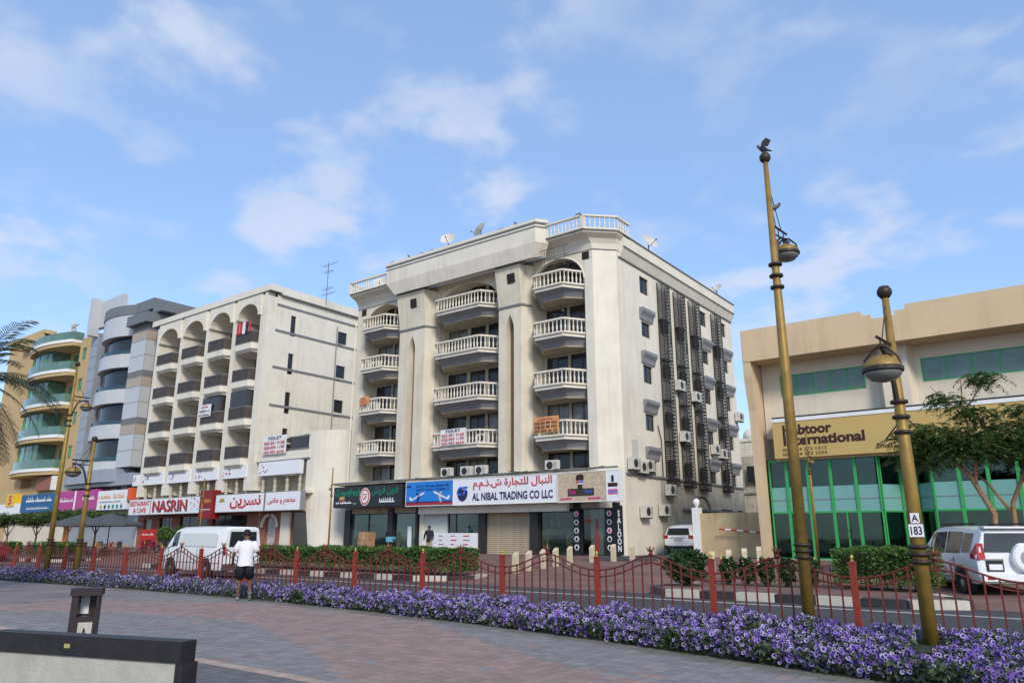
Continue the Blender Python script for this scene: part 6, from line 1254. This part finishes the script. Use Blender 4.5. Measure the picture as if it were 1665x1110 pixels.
person('man in a dark jacket and khaki trousers before the travel shop', (mp[0], 35.0, gz(35)), R(25), M2, dict(skin=SKD, hair=HAIRK, top=mat('dark_jacket', (.02, .018, .025), .8, .2, 8), bottom=mat('khaki', (.35, .30, .16), .8, .1, 8), shoe=BLACK, jacket=True, long=True))
# ================================================================== planting
def hedge(label, x0, x1, y0, y1, z0, z1, seed, name='hedge', lm=LEAFH, dens=330, size=.05):
    t = thing(name, label, 'hedge', ((x0 + x1) / 2, (y0 + y1) / 2, z0)); L, D, H = x1 - x0, y1 - y0, z1 - z0
    r = np.random.default_rng(seed); n = int((L * D + 2 * L * H + 2 * D * H) * dens); 
    P = np.stack([r.uniform(x0, x1, n), r.uniform(y0, y1, n), r.uniform(z0 + .12, z1, n)], 1)
    f = r.choice(4, n, p=[.36, .36, .14, .14]); dj = np.abs(r.normal(0, .07, n))
    P[:, 2] = np.where(f == 0, z1 - dj + .05 * np.sin(P[:, 0] * 2.3) + .04 * np.sin(P[:, 0] * 5.7 + P[:, 1] * 3), P[:, 2]); P[:, 1] = np.where(f == 1, y0 + dj + .05 * np.sin(P[:, 0] * 4.1 + P[:, 2] * 6), P[:, 1]); P[:, 0] = np.where(f == 2, x1 - dj * 1.3, np.where(f == 3, x0 + dj, P[:, 0]))
    me = leaf_mesh('foliage', P - np.array(t.location), size, [lm], up=.35, seed=seed); link(bpy.data.objects.new('foliage', me), t)
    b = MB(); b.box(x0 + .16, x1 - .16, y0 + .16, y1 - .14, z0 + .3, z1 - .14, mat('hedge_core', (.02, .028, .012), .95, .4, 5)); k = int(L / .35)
    for i in range(k): x = x0 + .2 + (L - .4) * (i + .5) / k + random.uniform(-.1, .1); b.tube([(x, (y0 + y1) / 2 + random.uniform(-.2, .2), z0 - .02), (x + random.uniform(-.08, .08), (y0 + y1) / 2, z0 + .4)], .018, TWIG, 4)
    b.build('stems', t); return t
hedge('long clipped green hedge on the island before the shops', -35.5, -18.9, 21.2, 22.8, .16, 1.12, 21)
hedge('clipped hedge before the café parasols', -57.5, -52.2, 21.3, 22.8, .16, 1.15, 22, dens=200); hedge('clipped hedge at the far left island', -84, -62, 21.3, 22.8, .16, 1.1, 23, dens=110, size=.08)
hedge('bright green hedge beside the white off-road car', -5.9, -3.35, 22.4, 24.0, .16, 1.25, 24, lm=LEAFH)
def bush(label, x, y, z, r_, h_, n, seed, size=.06, group=None):
    t = thing('shrub', label, 'shrub', (x, y, z), 0, group); r = np.random.default_rng(seed); u = r.normal(size=(n, 3)); u /= np.linalg.norm(u, axis=1)[:, None]; rad = r.uniform(.55, 1, n) ** .6
    P = u * rad[:, None] * np.array([r_, r_, h_ / 2]) * (1 + .2 * np.sin(u[:, 0] * 6 + u[:, 2] * 5))[:, None] + np.array([0, 0, h_ * .56]); me = leaf_mesh('foliage', P, size, [LEAFB], up=.3, seed=seed); link(bpy.data.objects.new('foliage', me), t)
    b = MB()
    for k in range(4): a = k * 1.6; b.tube([(0, 0, -.02), (.1 * math.cos(a), .1 * math.sin(a), h_ * .3), (r_ * .6 * math.cos(a), r_ * .6 * math.sin(a), h_ * .7)], [.025, .018, .006], TWIG, 5)
    b.build('stems', t, False, True); return t
bush('dense dark shrub at the tip of the planter island', -9.75, 21.4, .16, .62, 1.0, 2600, 31)
for k, x in enumerate((-8.9, -8.35, -7.75, -7.15, -6.5)): bush('small upright shrub in a row behind the low planter fence', x, 22.5, .16, .24, .78, 650, 40 + k, group='small shrubs in the planter row')
# low red planter fence
t = thing('planter_fence', 'low red iron fence with gold tips around the planter shrubs', 'fence', (-7, 23.0, .16))
b = MB(); b.box(-.035, .035, -.035, .035, 0, .72, REDP); b.tube([(0, 0, .72), (0, 0, .84)], [.03, .006], GOLDL, 6); pm_ = b.data('post'); b = MB(); b.box(-.01, .01, -.01, .01, .05, .62, REDP); pk_ = b.data('picket')
for i in range(5):
    x = -9.3 + i * 1.4; inst('post', pm_, t, (x, 23.0, .16))
    if i < 4:
        b = MB(); b.tube([(x + 1.4 * u, 23.0, .16 + .5 + .16 * math.sin(math.pi * u)) for u in np.linspace(0, 1, 9)], .012, REDP, 5); b.tube([(x, 23.0, .32), (x + 1.4, 23.0, .32)], .01, REDP, 4); b.build('rail', t)
        for j in range(6): inst('picket', pk_, t, (x + 1.4 * (j + 1) / 7, 23.0, .16))
# bollards
b = MB(); b.prismX([(-.1, 0), (.1, 0), (.1, .82), (-.1, .68)], -.1, .1, mat('bollard_cream', (.56, .48, .33), .8, .12, 5, .1, .3)); bm_ = b.data('bollard')
BL = [(-18.75, 24.9), (-18.95, 26.1), (-19.15, 27.4), (-19.35, 28.7), (-19.5, 30.1), (-19.2, 31.6), (-18.6, 32.6), (-17.9, 33.2)]
for x, y in BL: tag(inst('bollard', bm_, None, (x, y, gz(y) - .02)), 'cream slant-topped bollard beside the driveway to the alley', 'bollard', 'bollards along the driveway')
for x, y in ((-11.35, 27.2), (-11.25, 28.6), (-11.15, 30.0), (-11.05, 31.4)): tag(inst('bollard', bm_, None, (x, y, gz(y) - .02), R(20)), 'cream slant-topped bollard behind the planter, before the showroom', 'bollard', 'bollards behind the planter')
def tree(label, base, limbs, clumps, n, leaf=.055, seed=1, frond=False, name='broadleaf_tree', bark=TRUNK, lm=LEAFT, asp=3.2, group=None):
    t = thing(name, label, 'tree', base, 0, group); b = MB()
    for pts, rad in limbs: b.tube(pts, rad, bark, 7)
    b.build('trunk', t, True, True); r = np.random.default_rng(seed); P = []
    for (cx, cy, cz, rx, ry, rz_, wt) in clumps:
        m = int(n * wt); u = r.normal(size=(m, 3)); u /= np.linalg.norm(u, axis=1)[:, None] + 1e-9; q = u * (r.random(m) ** .45)[:, None] * np.array([rx, ry, rz_]); sub = np.floor((q[:, :2] + 9) / .42); q[:, 2] += .16 * np.sin(sub[:, 0] * 12.9 + sub[:, 1] * 78.2); P.append(q + np.array([cx, cy, cz]))
    if frond:
        Q = np.concatenate(P); Q = Q[:: 14]; k = len(Q); az = r.uniform(0, 6.28, k); el = r.uniform(-.45, .35, k); d = np.stack([np.cos(az) * np.cos(el), np.sin(az) * np.cos(el), np.sin(el)], 1); sd = np.stack([-np.sin(az), np.cos(az), np.zeros(k)], 1); P = []
        for i in range(9):
            for sg in (-1, 1): P.append(Q + d * (.05 + .045 * i) + sd * sg * (.055 * math.sin(.5 + i * .27)) + np.array([0, 0, -.012 * i * i * .25]))
    me = leaf_mesh('crown', np.concatenate(P), leaf, [lm], aspect=asp, up=1.1, seed=seed); link(bpy.data.objects.new('crown', me), t); return t
tb = onY(1617, 872, 27.0); tx = tb[0]
limbs = [([(0, 0, -.1), (-.05, 0, .9), (-.35, 0, 2.0), (-.8, -.1, 3.1), (-1.4, -.1, 3.9), (-2.4, -.2, 4.5)], [.12, .10, .085, .07, .05, .02]), ([(.02, 0, .3), (.12, 0, 1.4), (.15, 0, 2.3), (.55, .1, 3.2), (1.0, .1, 4.2)], [.09, .08, .07, .05, .02]), ([(-.7, -.1, 2.9), (-.6, 0, 4.0), (-.75, 0, 5.2), (-.7, .1, 6.2)], [.06, .05, .035, .012]), ([(.12, 0, 2.0), (-.4, .2, 2.9), (-1.0, .4, 3.6)], [.05, .04, .015]), ([(-.7, 0, 5.0), (-1.3, 0, 5.7), (-1.6, .1, 6.1)], [.03, .02, .008]), ([(.4, .1, 2.9), (1.3, .3, 3.7), (2.0, .3, 4.2)], [.05, .03, .012]), ([(-.75, 0, 5.1), (-.2, .1, 5.9), (.2, .1, 6.2)], [.025, .018, .008])]
clumps = [(-2.2, -.2, 4.35, 1.1, 1.0, .5, .16), (-1.2, 0, 4.1, 1.2, 1.2, .6, .2), (0, 0, 4.2, 1.3, 1.2, .65, .2), (1.1, .2, 4.2, 1.2, 1.2, .6, .18), (-2.5, -.2, 3.7, .7, .7, .35, .07), (.9, .1, 3.4, .8, .8, .35, .06), (-1.5, .05, 5.6, .6, .5, .22, .03), (-.4, .1, 6.15, .55, .5, .2, .03), (-.9, .0, 5.1, .7, .6, .25, .04), (.2, 0, 5.1, .5, .5, .2, .02), (2.1, .3, 4.4, .9, .9, .5, .1)]
tree('feathery green tree behind the white off-road car', (tx, 27.0, gz(27)), [([(x + .45, y, z) if z > 1.2 else (x, y, z) for x, y, z in p_], r_) for p_, r_ in limbs], [(c[0] + .75, *c[1:]) for c in clumps], 27000, .042, 51, True)
for k, (px, py, Y, lab) in enumerate(((15, 850, 27, 'low spreading tree at the far left beneath the number 5 sign'), (62, 848, 28, 'low spreading tree beneath the blue shop sign'), (112, 845, 28.5, 'low spreading tree beneath the magenta sign'), (158, 842, 29, 'low spreading tree beside the café parasols'))):
    q = onY(px, py, Y); z = q[2] - gz(Y); cl_ = [(random.uniform(-1.6, 1.6), random.uniform(-1, 1), z + random.uniform(-.2, .5), 1.5, 1.3, .45, .25) for _ in range(4)]
    tree(lab, (q[0], Y, gz(Y)), [([(0, 0, -.1), (.1, 0, z * .6), (-.3, 0, z)], [.09, .07, .03]), ([(.1, 0, z * .55), (.8, .2, z * .95)], [.05, .02]), ([(.1, 0, z * .5), (-.9, -.2, z * .95)], [.05, .02])], cl_, 3600, .10, 60 + k, asp=2.5)
# palm at the left edge
def palm():
    q = onZ(-112, 968, 0); t = thing('date_palm', 'date palm whose grey green fronds reach in at the left edge', 'palm', q); z = 6.0; b = MB(); b.tube([(0, 0, -.1), (.03, 0, z * .5), (0, 0, z)], [.22, .19, .2], TWIG, 10)
    for k in range(22): b.lathe([(.2, 0), (.25, .06), (.19, .16)], (0, 0, .4 + k * .26), TWIG, 9, cap=False)
    b.build('trunk', t, True, True); r = random.Random(5)
    for k in range(52):
        az = r.uniform(0, 6.28); el = r.uniform(-.7, 1.25); L = r.uniform(2.4, 3.2); d = Vector((math.cos(az) * math.cos(el), math.sin(az) * math.cos(el), math.sin(el))); p = Vector((0, 0, z)); f = MB(); pts = [p.copy()]; ns = 14
        for i in range(ns): d = (d + Vector((0, 0, -.11))).normalized(); p = p + d * (L / ns); pts.append(p.copy())
        f.tube(pts, [.02 - .0012 * i for i in range(ns + 1)], LEAFP, 4)
        for i in range(2, ns + 1):
            for u in (0, .33, .66):
                base = pts[i - 1].lerp(pts[i], u); ax_ = (pts[i] - pts[i - 1]).normalized(); sd = ax_.cross(Vector((0, 0, 1))).normalized(); ll = .42 * math.sin(math.pi * min(1, (i + u) / (ns + 2))) + .1
                for sgn in (-1, 1):
                    dr = (sd * sgn * .85 + ax_ * .75 + Vector((0, 0, r.uniform(-.25, .15)))).normalized(); w = ax_.cross(dr).normalized() * .0 + ax_ * .016; tip = base + dr * ll + Vector((0, 0, -.06)); f.poly([base - w, base + w, base + dr * ll * .5 + w * .9, tip, base + dr * ll * .5 - w * .9], LEAFP)
        f.build('frond', t, False, True)
palm()
# ================================================================== café terrace and pavement clutter
UM = mat('parasol_grey', (.075, .08, .085), .8, .15, 2)
def parasol(label, x, y):
    t = thing('parasol', label, 'parasol', (x, y, gz(y)), R(20)); b = MB(); n = 8; rr = 2.45
    for k in range(n):
        a, c = 2 * math.pi * (k + .5) / n, 2 * math.pi * (k + 1.5) / n; b.poly([(rr * math.cos(a), rr * math.sin(a), 2.2), (rr * math.cos(c), rr * math.sin(c), 2.2), (.06 * math.cos(c), .06 * math.sin(c), 3.0), (.06 * math.cos(a), .06 * math.sin(a), 3.0)], UM); b.poly([(rr * math.cos(a), rr * math.sin(a), 2.2), (rr * math.cos(c), rr * math.sin(c), 2.2), (rr * math.cos(c), rr * math.sin(c), 2.05), (rr * math.cos(a), rr * math.sin(a), 2.05)], UM)
    b.build('canopy', t, False, True); b = MB(); b.tube([(0, 0, 0), (0, 0, 3.1)], .035, STEEL, 8); b.build('pole', t, True, True); b = MB(); b.box(-.35, .35, -.35, .35, 0, .08, CONC); b.build('base', t, False, True)
    for k in range(n): a = 2 * math.pi * (k + .5) / n; b = MB(); b.tube([(.05 * math.cos(a), .05 * math.sin(a), 2.55), (1.3 * math.cos(a), 1.3 * math.sin(a), 2.52)], .012, STEEL, 4); b.build('rib', t, False, True)
parasol('dark grey café parasol nearer the white restaurant block', -58.2, 27.0); parasol('dark grey café parasol nearer the magenta sign', -63.5, 27.2)
def cafe_set(x, y, k):
    t = thing('cafe_table', 'small square café table beneath the grey parasols', 'table', (x, y, gz(y)), .3 * k, 'café tables beneath the parasols'); b = MB(); b.box(-.4, .4, -.4, .4, .70, .74, TXB); b.build('tabletop', t, False, True); b = MB(); b.tube([(0, 0, 0), (0, 0, .7)], .035, STEEL, 6); b.box(-.25, .25, -.25, .25, 0, .03, STEEL); b.build('pedestal', t, False, True)
    for a in (0, math.pi):
        c = thing('cafe_chair', 'brown café chair at a table beneath the grey parasols', 'chair', (x + .75 * math.cos(a + .3 * k), y + .75 * math.sin(a + .3 * k), gz(y)), a + .3 * k - math.pi / 2, 'café chairs beneath the parasols'); b = MB(); b.box(-.22, .22, -.22, .22, .42, .47, TRUNK); b.build('seat', c, False, True); b = MB(); b.box(-.22, .22, .19, .23, .5, .92, TRUNK); b.build('backrest', c, False, True)
        for sx in (-1, 1):
            for sy in (-1, 1): b = MB(); b.box(sx * .2 - .02, sx * .2 + .02, sy * .2 - .02, sy * .2 + .02, 0, .42 if sy < 0 else .5, TRUNK); b.build('leg', c, False, True)
for k, (x, y) in enumerate(((-57.0, 26.3), (-59.5, 27.8), (-62.4, 26.4), (-64.8, 28.0))): cafe_set(x, y, k)
def board(label, px, py, Y, w, h, m, lines, tm, legs=True):
    q = onY(px, py, Y); t = thing('standing_sign', label, 'sign', (q[0], Y, gz(Y))); b = MB(); b.box(-w / 2, w / 2, 0, .05, .25, .25 + h, m); b.build('panel', t, False, True); b = MB()
    for s in (-1, 1): b.box(s * w * .42 - .03, s * w * .42 + .03, .051, .10, 0, h, STEEL)
    b.build('legs', t, False, True)
    for i, l in enumerate(lines): o = text(t, l, q[0] - w * .36, q[0] + w * .36, gz(Y) + .25 + h * (.62 - .3 * i), gz(Y) + .25 + h * (.82 - .3 * i), Y - .006, tm, .01)
board('red standing sign before the restaurant doors', 240, 870, 33, 2.6, 1.45, mat('sign_red', (.50, .02, .015), .5, .05), ['~'], TXW); board('narrow orange standing banner on the café terrace', 105, 876, 29, .9, 1.9, mat('banner_bright_orange', (.65, .16, .02), .6, .1), [], TXW)
for k, px in enumerate((266, 291)):
    q = onY(px, 890, 33.5); t = thing('potted_shrub', 'round green shrub in a terracotta pot by the restaurant door', 'potted plant', (q[0], 33.5, gz(33.5)), 0, 'potted shrubs by the restaurant door'); b = MB(); b.lathe([(.25, 0), (.38, .5), (.42, .6), (.36, .6), (.33, .5)], (0, 0, 0), TRUNK, 12); b.build('pot', t, True, True); r = np.random.default_rng(k); u = r.normal(size=(1200, 3)); u /= np.linalg.norm(u, axis=1)[:, None]; link(bpy.data.objects.new('foliage', leaf_mesh('foliage', u * r.uniform(.5, 1, 1200)[:, None] * np.array([.75, .75, .7]) + np.array([0, 0, 1.25]), .09, [LEAFH], seed=k)), t)
# covered scooter, bicycle, cartons
def cycle(name, label, cat, loc, rz, wr, motor):
    t = thing(name, label, cat, loc, rz)
    for x in (-.55, .55):
        b = MB(); b.lathe([(wr * .8, -.025 - motor * .03), (wr, -.02), (wr, .02), (wr * .8, .025 + motor * .03)], (x, 0, wr), RUBBER, 18, 'y', False); wv = b.build('wheel', t, True, True)
        b = MB()
        for k in range(8): a = k * math.pi / 4; b.tube([(x, 0, wr), (x + wr * .85 * math.cos(a), 0, wr + wr * .85 * math.sin(a))], .005, CHROME, 3)
        b.build('spokes', t, False, True)
    fm = mat('maroon_paint', (.16, .02, .035), .4) if motor else BLACK; b = MB(); rr = .02 + .03 * motor
    b.tube([(-.55, 0, wr), (-.15, 0, .75), (.40, 0, .8), (.05, 0, .35), (-.15, 0, .75)], rr, fm, 6); b.tube([(.55, 0, wr), (.38, 0, 1.0)], rr, fm, 6)
    if motor: b.prismY([(-.75, .5), (.25, .45), (.15, .85), (-.3, .92), (-.8, .85)], -.16, .16, fm)
    b.build('frame', t, False, True); b = MB(); b.tube([(.36, -.3, 1.08), (.38, 0, 1.0), (.36, .3, 1.08)], .015, BLACK, 5); b.build('handlebar', t, False, True); b = MB(); b.box(-.35, -.05, -.08, .08, .82 + .1 * motor, .88 + .1 * motor, BLACK); b.build('saddle', t, False, True)
    if not motor: b = MB(); b.box(-.75, -.3, -.22, .22, .72, 1.05, mat('crate_blue', (.12, .36, .50), .6, .2, 4)); b.build('carrier_box', t, False, True)
q = onY(645, 893, 35.2); cycle('bicycle', 'black bicycle with a pale blue carrier box before the burger shop', 'bicycle', (q[0], 35.2, gz(35.2)), R(8), .33, 0)
q = onY(245, 893, 30); cycle('scooter', 'maroon motor scooter parked before the restaurant', 'scooter', (q[0], 30, gz(30)), R(20), .27, 1)
CB_ = mat('cardboard', (.36, .21, .11), .85, .12, 3)
for k, (px, w, h, z, lab) in enumerate(((588, 1.0, .85, 0, 'large cardboard carton at the bottom of the stack by the burger shop'), (590, .9, .5, .85, 'smaller cardboard carton on top of the stack by the burger shop'))):
    q = onY(px, 893, 35.4); t = thing('carton', lab, 'carton', (q[0], 35.4, gz(35.4) + z), R(-6 + 10 * k)); b = MB(); b.box(-w / 2, w / 2, 0, .7, 0, h, CB_); b.build('box', t, False, True); b = MB(); b.box(-.04, .04, -.003, .703, -.0 + .002, h + .003, mat('tape', (.5, .38, .22), .4)); b.build('tape', t, False, True)
